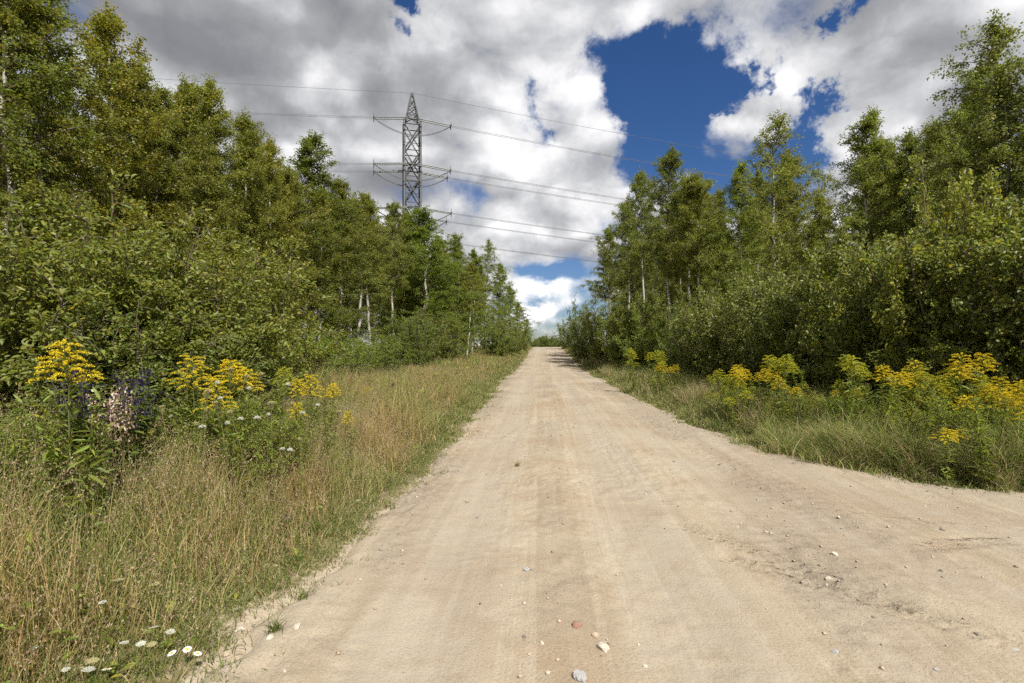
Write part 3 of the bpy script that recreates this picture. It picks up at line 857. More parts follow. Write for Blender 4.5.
# tall dry grass, left
g = Geo()
def tall_left(n, y0, y1, pw, wmul):
    x, y = scatter(n, -7.2, -1.7, y0, y1, rs, pw)
    o = x_left(y) - x
    dens = sst(.12, .75, o) * (.45 + .55 * sst(.36, .55, fbm(x * .55, y * .55, 61, 3))) * sst(6.0, 4.2, o)
    k = rs.rand(n) < dens
    x, y, o = x[k], y[k], o[k]; m = len(x)
    near = sst(1.95, 2.65, y + .25 * (-x - 2.3))
    pt = fbm(x * .9, y * .9, 63, 3) + .22 * (rs.rand(m) - .5)
    h = (.35 + .6 * rs.rand(m)) * (.35 + .65 * sst(.2, 1.1, o)) * (.75 + .6 * sst(.35, .6, fbm(x * .7 + 9, y * .7, 64, 2))) * (.36 + .64 * near) * (1 - .4 * sst(7, 14, y))
    V, q, t, C, tip, dr = blades(x, y, h, (.0035 + .0035 * rs.rand(m)) * wmul, .1 + .7 * rs.rand(m) ** 1.6, np.vstack([STRAW, STRAW, STRAW, STRAW, GREEN] if y0 < 7 else [STRAW, STRAW, GREEN]), rs, 4)
    g.add(V, q, t, C)
    br = np.repeat(np.where(pt[:, None] > .50, [[1.0, .90, .74]], np.where(pt[:, None] < .38, [[.75, .90, .60]], [[1.15, 1.10, 1.0]])), len(C) // m, 0)
    g.c[-1] = C * br
    kk = rs.rand(m) < .30
    panicles(g, tip[kk], dr[kk], .13, 8, rs, PANI)
tall_left(120000, 1.3, 8, 1.0, 1.05)
tall_left(70000, 8, 24, 1.2, 1.9)
tall_left(45000, 24, 84, 1.3, 4.5)
tag(link('tall_dry_grass', g.mesh('tall_dry_grass', M['grass'])), 'tall straw-coloured dry grass on the left roadside', 'grass', kind='stuff')

# green verge grass both sides
g = Geo()
def verge(side, n, y0, y1, pw, wmul, width, hmul=1.0, straw=.3):
    y = y0 + (y1 - y0) * rs.rand(n) ** pw
    o = -.12 + width * rs.rand(n) ** 1.15
    if side < 0: x = x_left(y) - o
    else: x = x_right(y) + o
    dens = sst(-.15, .35, o) * (.25 + .75 * sst(.36, .52, fbm(x * 1.3, y * 1.3, 67, 3)))
    k = (rs.rand(n) < dens) & (np.abs(x) < 14)
    x, y, o = x[k], y[k], o[k]; m = len(x)
    h = (.07 + .20 * rs.rand(m)) * (.45 + .8 * sst(0, .9, o)) * hmul
    st = rs.rand(m) < straw
    pal = np.vstack([GREEN, GREEN, STRAW[:2 + int(straw * 8)]])
    V, q, t, C, tip, dr = blades(x, y, h, (.004 + .004 * rs.rand(m)) * wmul, .25 + .8 * rs.rand(m), pal, rs, 3)
    g.add(V, q, t, C)
verge(-1, 100000, 1.0, 8, 1.0, 1.0, 3.6, 1.0, .45)
verge(-1, 40000, 8, 26, 1.2, 1.9, 3.5, 1.4)
verge(-1, 22000, 26, 84, 1.3, 4.5, 3.5, 1.6)
verge(1, 26000, 4.6, 9, .8, 1.6, 3.0, 1.3, .5)
verge(1, 60000, 9, 26, 1.2, 2.2, 3.2, 1.5, .3)
verge(1, 24000, 26, 84, 1.3, 5, 2.5, 1.7, .3)
def edge(side, n, y0, y1, pw, wmul, h1):
    y = y0 + (y1 - y0) * rs.rand(n) ** pw
    o = -.30 + .95 * rs.rand(n)
    x = x_left(y) - o if side < 0 else x_right(y) + o
    dens = sst(-.32, .25, o) * sst(.38, .56, fbm(x * 2.6, y * 2.6, 68, 3)) + .25 * sst(0, .3, o)
    k = (rs.rand(n) < dens) & (x < 14)
    x, y, o = x[k], y[k], o[k]; m = len(x)
    V, q, t, C, tip, dr = blades(x, y, h1 * (.4 + rs.rand(m)) * (.5 + .7 * sst(-.1, .5, o)), (.004 + .004 * rs.rand(m)) * wmul, .5 + .9 * rs.rand(m), np.vstack([GREEN, GREEN, STRAW[:3]]), rs, 3, z=np.where(o < 0, rut(x, y), gz(x, y)) - .006)
    g.add(V, q, t, C)
edge(-1, 60000, 1.4, 9, 1, 1.0, .09); edge(-1, 40000, 9, 60, 1.5, 2.4, .14); edge(1, 30000, 4.6, 10, 1, 1.4, .09); edge(1, 40000, 10, 60, 1.5, 2.4, .14)
tag(link('verge_grass', g.mesh('verge_grass', M['grass'])), 'short green grass on both road verges', 'grass', kind='stuff')

# side-road edge: matted grass lip along the far side, right foreground
g = Geo()
n = 60000
y = 4.3 + 4.2 * rs.rand(n); o = -.30 + 1.7 * rs.rand(n) ** 1.2; x = x_right(y) + o
cl = fbm(x * 2.6, y * 2.6, 75, 3)
k = (x < 13) & (rs.rand(n) < sst(.33, .56, cl) * (.12 + .88 * sst(-.2, .3, o)) * .75); x, y, o, cl = x[k], y[k], o[k], cl[k]
hh = (.10 + .34 * rs.rand(len(x))) * (.45 + .75 * sst(-.1, .7, o)) * (.5 + 1.6 * sst(.38, .66, cl))
V, q, t, C, tip, dr = blades(x, y, hh, .005 + .005 * rs.rand(len(x)), .25 + .95 * rs.rand(len(x)), np.vstack([GREEN * 1.2, GREEN * 1.5, STRAW * 1.15]), rs, 4, z=np.where(o < 0, rut(x, y), gz(x, y)) - .006)
g.add(V, q, t, C)
n = 80000
y = 5 + 60 * rs.rand(n) ** 2.0; o = .45 + 3.2 * rs.rand(n); x = x_right(y) + o
k = (x < 12) & (rs.rand(n) < .25 + .75 * sst(.42, .58, fbm(x * .5, y * .5, 71, 3))); x, y = x[k], y[k]
V, q, t, C, tip, dr = blades(x, y, (.3 + .6 * rs.rand(len(x))) * (.5 + .5 * sst(.4, 1.4, x - x_right(y))), (.004 + .003 * rs.rand(len(x))) * (1 + y * .05), .15 + .6 * rs.rand(len(x)), np.vstack([GREEN * 1.1, GREEN * 1.4, STRAW[:3]]), rs, 4)
g.add(V, q, t, C)
g.add(V, q, t, C)
n = 60000
y = 5.3 + 40 * rs.rand(n) ** 1.8; o = .35 + 2.2 * rs.rand(n); x = x_right(y) + o
k = (x < 12) & (rs.rand(n) < sst(.46, .60, fbm(x * .8 + 5, y * .6, 73, 3))); x, y = x[k], y[k]
V, q, t, C, tip, dr = blades(x, y, .35 + .45 * rs.rand(len(x)), (.0035 + .003 * rs.rand(len(x))) * (1 + y * .05), .15 + .7 * rs.rand(len(x)), np.vstack([STRAW, GREEN[3:]]), rs, 4)
g.add(V, q, t, C)
kk = rs.rand(len(tip)) < .25
panicles(g, tip[kk], dr[kk], .12, 7, rs, PANI)
tag(link('roadside_grass', g.mesh('roadside_grass', M['grass'])), 'matted mixed grass among the flowers on the right roadside', 'grass', kind='stuff')

# broad-leaved ground cover
g = Geo()
def cover(side, n, y0, y1, o0, o1, size, pw=1.4):
    y = y0 + (y1 - y0) * rs.rand(n) ** pw; o = o0 + (o1 - o0) * rs.rand(n)
    x = x_left(y) - o if side < 0 else x_right(y) + o
    k = (rs.rand(n) < .15 + .85 * sst(.4, .58, fbm(x * .9, y * .9, 77 + side, 3))) & (np.abs(x) < 16)
    x, y, o = x[k], y[k], o[k]; m = len(x)
    z = gz(x, y) + (.03 + .38 * rs.rand(m) ** 1.5 * sst(.1, 1.2, o))
    A = rs.normal(size=(m, 3)) * [1, 1, .35]; N = rs.normal(size=(m, 3)) * .45 + [0, 0, 1]
    s_ = size * (.6 + .8 * rs.rand(m)) * (1 + y * .03)
    g.leaves(np.stack([x, y, z], 1), A, N, s_, s_ * .42, leafcol(m, rs, .35, .05), .4, True)
cover(-1, 9000, 1.6, 14, .25, 6, .06)
cover(-1, 7000, 10, 60, 1.2, 7, .08)
cover(1, 9000, 5, 16, .3, 5, .06)
cover(1, 6000, 14, 70, .5, 6, .08)
tag(link('undergrowth', g.mesh('undergrowth', M['weed_leaf'])), 'low broad-leaved ground cover on both roadsides', 'ground cover', kind='stuff')

# ------------------------------------------------------------------ flowers
def make_goldenrod(seed, H=1.3, bloom=1.0, color=(.60, .475, .022), R=.155, nleaf=95):
    rs = np.random.RandomState(seed)
    gs = Geo(); gl = Geo(); gf = Geo()
    m = 10; ph = rs.rand() * 6.28
    pts = np.array([[.07 * H * (k / m) ** 2 * cos(ph) + rs.normal() * .006, .07 * H * (k / m) ** 2 * sin(ph) + rs.normal() * .006, H * .93 * k / m - (.05 if k == 0 else 0)] for k in range(m + 1)])
    gs.tube(pts, np.linspace(.006, .0025, m + 1), 5, c=(.10, .11, .035))
    i = np.arange(nleaf); u = .10 + .84 * (i + rs.rand(nleaf)) / nleaf
    C = np.stack([np.interp(u * H * .93, pts[:, 2], pts[:, k]) for k in range(3)], 1)
    az = i * 2.4 + rs.normal(size=nleaf) * .8
    A = np.stack([np.cos(az), np.sin(az), 1.0 - 1.7 * rs.rand(nleaf) + .3 * u], 1)
    N = np.stack([-np.cos(az) * .5, -np.sin(az) * .5, np.ones(nleaf)], 1) + rs.normal(size=(nleaf, 3)) * .5
    L = (.075 + .04 * rs.rand(nleaf)) * (1.1 - .45 * u)
    L = L * (.6 + .8 * rs.rand(nleaf)); gl.leaves(C, A, N, L, L * .2, leafcol(nleaf, rs, .35, .06), .3, True)
    top = pts[-1]
    nr = 26 if bloom > .5 else 10
    fc = []; 
    for k in range(nr):
        q = k / nr
        az_ = 2.4 * k + rs.normal() * .2
        zb = top[2] - .26 * (1 - q) * (R / .16) * 1.0
        b = np.array([np.interp(zb, pts[:, 2], pts[:, j]) for j in range(2)] + [zb])
        ln = R * (1.05 - .8 * q) * (.8 + .4 * rs.rand()) + .03
        e = .62; p = [b]
        for j in range(5):
            p.append(p[-1] + ln / 5 * np.array([cos(az_) * cos(e), sin(az_) * cos(e), sin(e)])); e -= .25
        p = np.array(p); gs.tube(p, np.linspace(.0018, .001, 6), 3, c=(.16, .16, .04))
        nf = int(64 * bloom * (.5 + ln / R * .6))
        uu = .15 + .85 * rs.rand(nf) ** .8
        P = np.stack([np.interp(uu * 5, np.arange(6), p[:, j]) for j in range(3)], 1) + rs.normal(size=(nf, 3)) * .0035 + [0, 0, .004]
        fc.append(P)
    P = np.vstack(fc); n = len(P)
    A = rnd_unit(n, rs) + [0, 0, .4]; N = rnd_unit(n, rs)
    c = np.array(color) * (.75 + .5 * rs.rand(n, 1))
    gf.leaves(P, A, N, .0095, .007, c); gf.leaves(P, np.cross(A, N) + [0, 0, .3], A, .009, .0065, c)
    return [('stem', gs.mesh('goldenrod_stem', M['stem'])), ('leaves', gl.mesh('goldenrod_leaves', M['weed_leaf'])), ('flower_head', gf.mesh('goldenrod_flower_head', M['floret']))]

GOLD = [make_goldenrod(101), make_goldenrod(102, R=.20), make_goldenrod(103, R=.14)]
LIME = [make_goldenrod(111, bloom=.7, color=(.42, .40, .02)), make_goldenrod(112, bloom=.6, color=(.34, .36, .03), R=.13)]
def make_stalk(seed, H=1.1):
    p = make_goldenrod(seed, H, .2, (.22, .28, .03), .05, 110); return p[:2]
STALK = [make_stalk(121), make_stalk(122, 1.0), make_stalk(123, 1.2)]

def plant(protos, i, name, px, d, ytop, label, cat, group, H0=1.24, wide=1.0, tint=(1, 1, 1), tl=.10):
    x, y = W(px, d); z = float(gz(x, y)); h = max(.15, Ht(ytop, d) - z)
    s = h / H0
    return place(protos[i % len(protos)], name, label, cat, group, (x, y, z), random.random() * 6.28, (wide * (.5 * s + .5), wide * (.5 * s + .5), s), tint, (random.gauss(0, tl), random.gauss(0, tl)))

# left goldenrods
GG = 'goldenrods on the left roadside'
lg = [(GOLD, 70, 3.0, 338, 'largest goldenrod head, deep yellow, standing alone at far left', 1.05), (GOLD, 196, 4.6, 354, 'goldenrod with flat yellow head left of the yellow-and-white flower patch', 1.15),
      (GOLD, 238, 4.7, 358, 'dense goldenrod head in the middle of the white umbels on the left', 1.2), (GOLD, 250, 4.9, 366, 'goldenrod right against the dense head among white umbels', 1.0),
      (GOLD, 224, 4.4, 376, 'smaller goldenrod head just below the dense head among umbels', .8), (LIME, 276, 5.2, 366, 'greenish-yellow goldenrod right of the dense head among umbels', 1.0),
      (GOLD, 300, 5.8, 378, 'goldenrod left of the three heads nearest the dry grass slope', .9), (GOLD, 318, 6.0, 373, 'goldenrod with fan-like head in the middle of three near the dry slope', 1.0),
      (GOLD, 332, 6.0, 382, 'goldenrod right of the three heads nearest the dry grass slope', .8), (GOLD, 294, 5.2, 400, 'low goldenrod half hidden in leaves below the fan-like head', .7),
      (GOLD, 348, 6.2, 410, 'small low goldenrod at the right end of the left flowers', .6), (GOLD, 366, 9.5, 386, 'distant small goldenrod in dry grass right of the left flowers', .7)]
for i, (pr, px, d, yt, lab, wd) in enumerate(lg):
    plant(pr, i, 'goldenrod', px, d + (.3 if i == 0 else 0), yt, lab, 'flower', GG, wide=wd, tl=.02)
# leafy stalks around the left goldenrod
st_l = [(28, 3.5, 388), (44, 3.4, 392), (58, 3.3, 374), (80, 3.3, 378), (92, 3.4, 392), (12, 3.6, 395), (36, 3.5, 382), (66, 3.2, 400), (50, 3.5, 380), (20, 3.4, 408),
        (205, 4.5, 385), (220, 4.9, 372), (232, 4.3, 392), (255, 4.6, 384), (266, 5.0, 378), (284, 5.2, 388), (305, 5.6, 390), (318, 5.9, 392), (330, 5.4, 410), (345, 6.0, 420), (190, 4.7, 378), (246, 4.2, 400), (272, 4.5, 405), (296, 4.9, 412)]
for i, (px, d, yt) in enumerate(st_l):
    plant(STALK, i, 'leafy_stalk', px, d, yt, 'green lance-leaved stalk without flowers crowding below the big left goldenrod' if px < 100 else 'green lance-leaved stalk without flowers among the white umbels on the left', 'plant', 'flowerless stalks on the left', H0=1.05, wide=1.0)

# right goldenrod bed
GG2 = 'goldenrods of the right roadside bed'
spec = []
def clump(px, d, yt, n, pr, lab, sp=12, dy=8):
    dy *= 2.0
    for k in range(n):
        spec.append((pr, px + random.uniform(-sp, sp), d + random.uniform(-.4, .4) * d / 8, yt + random.uniform(0, dy) + (0 if k else -1), lab))
clump(972, 6.9, 357, 3, GOLD, 'orange-yellow goldenrod in the topmost clump at the right border', 16, 7)
clump(1003, 6.3, 386, 4, GOLD, 'goldenrod in the large low clump touching the right border', 18, 12)
clump(962, 6.5, 388, 2, GOLD, 'goldenrod in the middle row below the topmost right clump', 14, 8)
clump(1018, 6.9, 372, 2, GOLD, 'goldenrod between topmost clump and right border', 8, 10)
clump(905, 7.6, 364, 4, GOLD, 'goldenrod in the flat-topped row left of the topmost right clump', 22, 6)
clump(950, 6.0, 432, 2, GOLD, 'lone drooping goldenrod near the grass edge, lowest on the right', 8, 4)
clump(852, 8.2, 358, 4, LIME, 'yellow-green goldenrod in the tall plume left of the flat-topped row', 9, 8)
clump(936, 6.8, 376, 3, LIME, 'yellow-green goldenrod between the flat-topped row and topmost clump', 8, 6)
clump(792, 9.4, 358, 5, LIME, 'yellow-green goldenrod in the pale tall plume in the bed middle', 14, 10)
clump(742, 10.5, 364, 4, GOLD, 'deep yellow goldenrod in the clump left of the pale plume', 12, 6)
clump(728, 10.5, 372, 4, LIME, 'lime-coloured goldenrod at the left foot of the deep yellow clump', 10, 10)
clump(745, 9.6, 388, 4, LIME, 'lime-coloured goldenrod in the leafy low clump of the bed', 14, 8)
clump(790, 9.0, 392, 1, GOLD, 'single small orange goldenrod low in the middle of the bed', 2, 2)
clump(765, 9.6, 368, 2, GOLD, 'brownish-yellow goldenrod between deep yellow clump and pale plume', 6, 6)
clump(655, 17, 352, 7, LIME, 'bright yellow goldenrod in the farthest clump along the right verge', 22, 8)
clump(670, 15, 357, 4, GOLD, 'golden goldenrod at the right end of the farthest clump', 12, 8)
clump(630, 20, 358, 3, LIME, 'small distant goldenrod at the left end of the farthest clump', 8, 6)
for i, (pr, px, d, yt, lab) in enumerate(spec):
    plant(pr, i, 'goldenrod', px, d, yt - 6, lab, 'flower', GG2, wide=1.15)
rs2 = random.Random(3)
for i in range(84):
    px = rs2.uniform(640, 1040)
    base = np.interp(px, [640, 700, 760, 850, 950, 1040], [20, 13, 10, 8.2, 6.7, 6.0])
    d = base * rs2.uniform(.86, 1.08)
    yt = 372 + rs2.uniform(0, 45) * 8 / d
    plant(STALK, i, 'leafy_stalk', px, d, yt, 'green lance-leaved stalk without flowers in the right roadside bed', 'plant', 'flowerless stalks of the right roadside bed', H0=1.05, wide=1.15)

def herb(px, d, yt, lab, grp, tint, w=1.0, k=0):
    x, y = W(px, d); z = float(gz(x, y)); h = max(.25, Ht(yt, d) - z)
    s_ = h / 3.05
    place(BUSH['dense'][0], 'leafy_herb', lab, 'plant', grp, (x, y, z - .02), random.random() * 6.28, (s_ * w * 1.15, s_ * w * 1.15, s_), tint)
for i in range(48):
    px = rs2.uniform(610, 1050)
    base = np.interp(px, [610, 640, 700, 760, 850, 950, 1040], [26, 19, 12.6, 9.8, 8.0, 6.6, 5.9])
    d = base * rs2.uniform(.97, 1.16)
    t = rs2.choice([(1.6, 1.7, .9), (1.35, 1.6, .9), (1.75, 1.65, .8), (1.35, 1.45, 1.0)])
    herb(px, d, 384 + rs2.uniform(0, 50) * 8 / d, 'bushy green herb filling the space between goldenrods on the right roadside', 'bushy herbs of the right roadside', t, rs2.uniform(.8, 1.3))
for i in range(26):
    px = rs2.uniform(170, 350)
    d = np.interp(px, [170, 250, 350], [4.4, 5.0, 7.0]) * rs2.uniform(.88, 1.12)
    t = rs2.choice([(1.1, 1.2, .8), (.95, 1.15, .9), (1.2, 1.15, .8)])
    herb(px, d, 392 + rs2.uniform(0, 30), 'bushy green herb between the goldenrods and white umbels on the left', 'bushy herbs of the left flower patch', t, rs2.uniform(.7, 1.1))
for i in range(7):
    px = rs2.uniform(-10, 100)
    herb(px, rs2.uniform(3.7, 4.3), 395 + rs2.uniform(0, 40), 'bushy green herb under the big left goldenrod', 'bushy herbs under the big left goldenrod', (1.0, 1.15, .85), rs2.uniform(.7, 1.0))

for i in range(34):
    px = rs2.uniform(640, 1030)
    d = np.interp(px, [640, 700, 760, 850, 950, 1040], [18, 12.4, 9.6, 7.9, 6.6, 6.0]) * rs2.uniform(.95, 1.12)
    plant(GOLD if rs2.random() < .4 else LIME, i, 'goldenrod', px, d, 366 + rs2.uniform(0, 30) * 8 / d, 'small goldenrod scattered singly among the green herbs of the right roadside bed', 'flower', 'single goldenrods of the right roadside bed', wide=.8, tl=.14)

# wild carrot
def make_umbel(seed, H=.8, R=.045, seedhead=False):
    rs = np.random.RandomState(seed); gs = Geo(); gf = Geo(); gl = Geo()
    m = 7; ph = rs.rand() * 6.28
    pts = np.array([[.05 * H * (k / m) ** 2 * cos(ph) + rs.normal() * .004, .05 * H * (k / m) ** 2 * sin(ph) + rs.normal() * .004, H * k / m - (.04 if k == 0 else 0)] for k in range(m + 1)])
    col = (.20, .19, .08) if seedhead else (.12, .14, .05)
    gs.tube(pts, np.linspace(.0035, .002, m + 1), 5, c=col)
    top = pts[-1]; n = 34
    for k in range(n):
        r = R * sqrt((k + .5) / n); az = 2.4 * k
        if seedhead:
            p = [top, top + [cos(az) * r * .9, sin(az) * r * .9, .015], top + [cos(az) * r * .95, sin(az) * r * .95, .045 + .01 * rs.rand()]]
            hub = np.array(p[-1]); nn = 14; c0 = np.array([.40, .36, .18])
        else:
            hub = top + [cos(az) * r, sin(az) * r, .03 - .012 * (r / R) ** 2 + rs.normal() * .0015]
            p = [top, (top + hub) / 2 + [0, 0, -.004], hub]; nn = 16; c0 = np.array([.58, .58, .50])
        gs.tube(np.array(p), [.0011, .0009, .0008], 3, c=col)
        P = hub + rs.normal(size=(nn, 3)) * [.0048, .0048, .002]
        A = rs.normal(size=(nn, 3)) * [1, 1, .3]; N = np.array([0, 0, 1.0]) + rs.normal(size=(nn, 3)) * .5
        gf.leaves(P, A, N, .0075, .006, c0 * (.8 + .3 * rs.rand(nn, 1)))
    for k in range(5):
        zb = H * (.15 + .15 * k); az = rs.rand() * 6.28
        b = np.array([np.interp(zb, pts[:, 2], pts[:, j]) for j in range(2)] + [zb])
        L = .16 - .02 * k
        d0 = np.array([cos(az), sin(az), .5]); nn = 26
        uu = rs.rand(nn, 1); P = b + d0 * L * uu + rs.normal(size=(nn, 3)) * .018 * (1.2 - uu)
        gl.leaves(P, d0 + rs.normal(size=(nn, 3)) * .7, rs.normal(size=(nn, 3)) + [0, 0, 1], .026, .006, leafcol(nn, rs))
    return [('stem', gs.mesh('carrot_stem', M['stem'])), ('umbel', gf.mesh('carrot_umbel', M['floret'])), ('leaves', gl.mesh('carrot_leaves', M['weed_leaf']))]
UMB = [make_umbel(131), make_umbel(132, R=.052), make_umbel(133, R=.038)]
NEST = [make_umbel(141, seedhead=True, R=.035), make_umbel(142, seedhead=True, R=.030)]
um = [ # (white?, px, py, d, label)
    (1, 104, 600, 2.55, 'white umbel flower alone in the dry grass, upper of the near-left white umbels'), (1, 115, 645, 2.35, 'round white umbel, largest of the near-left white umbels'),
    (1, 30, 660, 2.35, 'loose white umbel in the bottom left corner of the photo'), (1, 147, 632, 2.45, 'small white umbel left of another, near the crumbled road edge'),
    (1, 163, 628, 2.5, 'white umbel nearest above the three daisies at the road edge'), (1, 136, 644, 2.4, 'tiny white umbel right of the largest near-left umbel'),
    (1, 62, 677, 2.25, 'folded white umbel at the bottom border, left one'), (1, 76, 680, 2.25, 'folded white umbel at the bottom border, right one'),
    (1, 240, 382, 4.3, 'broad white umbel below the dense goldenrod head'), (1, 256, 383, 4.4, 'broad white umbel right below the dense goldenrod head'), (1, 241, 391, 4.1, 'bright white umbel low among the goldenrods'),
    (1, 226, 420, 3.7, 'star-like white umbel in the middle of the left flower patch'), (1, 191, 431, 3.5, 'bright white umbel at the lower left of the flower patch'), (1, 230, 400, 4.0, 'pale small umbel between bright ones'),
    (1, 264, 418, 3.9, 'cream umbel in the lower middle of the left flower patch'), (1, 258, 421, 3.8, 'cream umbel paired with another in the lower middle of the patch'), (1, 211, 421, 3.7, 'small umbel left of the star-like white umbel'),
    (1, 298, 416, 4.3, 'whitish umbel at the right foot of the flower patch'), (1, 274, 450, 3.8, 'tiny white umbel low in the grass below the patch'), (1, 283, 453, 3.9, 'tiny white umbel right of its twin below the patch'),
    (1, 310, 407, 4.8, 'small white umbel among leaves at the right of the patch'), (1, 362, 500, 4.7, 'tiny white umbel in the verge by the road, left of two'), (1, 370, 507, 4.6, 'tiny white umbel in the verge by the road, right of two'),
    (0, 198, 376, 4.4, 'tan closed seed umbel just below the left flat goldenrod'), (0, 188, 398, 4.0, 'tan seed umbel, left of two side by side'), (0, 197, 397, 4.0, 'tan seed umbel, right of two side by side'),
    (0, 182, 410, 3.8, 'greenish seed umbel below the two side by side'), (0, 185, 419, 3.6, 'large tan seed umbel at the left of the flower patch'), (0, 225, 375, 4.6, 'seed umbel beside the smaller goldenrod head'),
    (0, 234, 378, 4.5, 'pale seed umbel right below the dense goldenrod'), (0, 249, 402, 4.1, 'pale seed umbel in the patch middle'), (0, 266, 409, 4.1, 'round open seed umbel in the patch middle'),
    (0, 276, 407, 4.2, 'round pale seed umbel right of the open one'), (0, 316, 404, 4.8, 'seed umbel near the low goldenrod'), (0, 331, 418, 4.6, 'seed umbel at the right end of the patch'), (0, 307, 444, 4.0, 'ring-shaped seed umbel low at the right of the patch'),
    (0, 110, 585, 2.6, 'greenish seed umbel above the upper near-left white umbel'), (0, 163, 581, 2.8, 'tan seed umbel in short grass right of the near-left white umbels'), (0, 88, 674, 2.3, 'greenish seed umbel at the bottom border'),
    (0, 50, 660, 2.4, 'greenish seed umbel right of the loose corner umbel'), (0, 155, 643, 2.4, 'tan seed umbel above the daisies'),
]
for i, (wh, px, py, d, lab) in enumerate(um):
    x, y = W(px, d); z = float(gz(x, y)); h = max(.12, EYE + (HZ - py) / F * d - z + (.03 if py < 480 else 0))
    pr = (UMB if wh else NEST)[i % (3 if wh else 2)]
    k = (.33 if wh else .50) + .2 * random.random()
    r = place(pr, 'wild_carrot', lab, 'flower', 'wild carrots on the left roadside', (x, y, z), random.random() * 6, (k, k, h / .83), (1, 1, 1), (random.gauss(0, .13), random.gauss(0, .13)))

# daisies
def make_daisy(seed):
    rs = np.random.RandomState(seed); gs = Geo(); gp = Geo(); gd = Geo()
    gs.tube(np.array([[0, 0, -.03], [.005, 0, .08], [.01, .004, .15]]), [.0018, .0016, .0014], 5, c=(.1, .13, .04))
    c = np.array([.01, .004, .15]); n = 15
    az = np.arange(n) / n * 2 * pi
    A = np.stack([np.cos(az), np.sin(az), .12 + 0 * az], 1)
    gp.leaves(np.tile(c, (n, 1)) + A * .004, A, np.tile([0, 0, 1.0], (n, 1)), .020, .008, (.8, .8, .78), .1, True)
    k = 60; r = .008 * np.sqrt(np.arange(k) / k); a = np.arange(k) * 2.4
    gd.leaves(np.stack([c[0] + r * np.cos(a), c[1] + r * np.sin(a), c[2] + .006 - 50 * r ** 2], 1), rnd_unit(k, rs) * [1, 1, .3], np.tile([0, 0, 1.0], (k, 1)), .004, .004, (.75, .48, .02))
    return [('stem', gs.mesh('daisy_stem', M['stem'])), ('petals', gp.mesh('daisy_petals', M['floret'])), ('flower_disc', gd.mesh('daisy_disc', M['floret']))]
DZ = [make_daisy(151), make_daisy(152)]
for i, (px, py, d, lab) in enumerate([(177, 652, 2.5, 'white daisy, left of the three at the crumbled road edge'), (186, 649, 2.53, 'white daisy with the most yellow centre, top of the three at road edge'),
                                      (192, 657, 2.48, 'white daisy, right of the three at the crumbled road edge'), (104, 679, 2.3, 'white daisy at the bottom border among short grass')]):
    x, y = W(px, d); z = float(gz(x, y)); h = max(.1, EYE + (HZ - py) / F * d - z)
    place(DZ[i % 2], 'daisy', lab, 'flower', 'daisies at the road edge', (x, y, z), i * 1.3, (.9, .9, h / .155), (1, 1, 1), (.25, -.2))

# purple flowers and the pale withered plant
def make_purple(seed, H=1.25):
    rs = np.random.RandomState(seed); gs = Geo(); gl = Geo(); sp = []
    for s_ in range(5):
        gf = Geo()
        az = s_ * 1.26 + rs.rand(); o = .12 * rs.rand() + .04; h = H * (.8 + .25 * rs.rand())
        pts = np.array([[cos(az) * o * t ** 1.3, sin(az) * o * t ** 1.3, h * t - (.03 if t == 0 else 0)] for t in np.linspace(0, 1, 8)])
        gs.tube(pts, np.linspace(.005, .002, 8), 5, c=(.08, .09, .05))
        n = 46; uu = .25 + .6 * rs.rand(n); C = np.stack([np.interp(uu * h, pts[:, 2], pts[:, k]) for k in range(3)], 1)
        gl.leaves(C, rs.normal(size=(n, 3)) * [1, 1, .4] + [0, 0, .2], rs.normal(size=(n, 3)) * .4 + [0, 0, 1], .085, .026, leafcol(n, rs, .3, .02), .3, True)
        n = 52; uu = .76 + .24 * rs.rand(n); P = np.stack([np.interp(uu * h, pts[:, 2], pts[:, k]) for k in range(3)], 1) + rs.normal(size=(n, 3)) * [.022, .022, .01]
        gf.leaves(P, rnd_unit(n, rs), rnd_unit(n, rs), .022, .014, np.array([.036, .024, .085]) * (.4 + .9 * rs.rand(n, 1)))
        sp.append(('flower_spike', gf.mesh('purple_flower_spike', M['floret'])))
    return [('stem', gs.mesh('purple_stem', M['stem'])), ('leaves', gl.mesh('purple_leaves', M['weed_leaf']))] + sp
PU = [make_purple(161), make_purple(162)]
for i, (px, d, yt, lab) in enumerate([(100, 3.9, 358, 'purple-flowered plant touching the big left goldenrod'), (118, 3.75, 376, 'purple-flowered plant directly above the pale withered plant'), (136, 4.0, 366, 'purple-flowered plant behind and right of the pale withered plant'),
                                      (156, 4.2, 368, 'purple-flowered plant farthest right toward the flat goldenrod'), (86, 3.6, 375, 'purple-flowered plant partly behind the big goldenrod leaves')]):
    plant(PU, i, 'purple_flower', px, d, yt, lab, 'flower', 'purple flowers under the left thicket', H0=1.25, tint=(.7, .75, .8))
def make_withered():
    rs = np.random.RandomState(171); gs = Geo(); gl = Geo()
    for s_ in range(9):
        az = s_ * .7; o = .24 * rs.rand() + .02; h = .95 * (.8 + .22 * rs.rand())
        pts = np.array([[cos(az) * o * t, sin(az) * o * t, h * t - (.03 if t == 0 else 0)] for t in np.linspace(0, 1, 6)])
        gs.tube(pts, np.linspace(.004, .002, 6), 4, c=(.22, .15, .10))
        n = 60; uu = .76 + .24 * rs.rand(n); C = np.stack([np.interp(uu * h, pts[:, 2], pts[:, k]) for k in range(3)], 1) + rs.normal(size=(n, 3)) * .035
        pal = np.array([[.50, .38, .31], [.42, .29, .22], [.58, .50, .42], [.30, .19, .13]])
        gl.leaves(C, rs.normal(size=(n, 3)) * [1, 1, .7], rs.normal(size=(n, 3)) + [.4, -.8, .2], .030, .019, pal[rs.randint(4, size=n)], .6, True)
    return [('stem', gs.mesh('withered_stem', M['stem'])), ('leaves', gl.mesh('withered_leaves', M['floret']))]
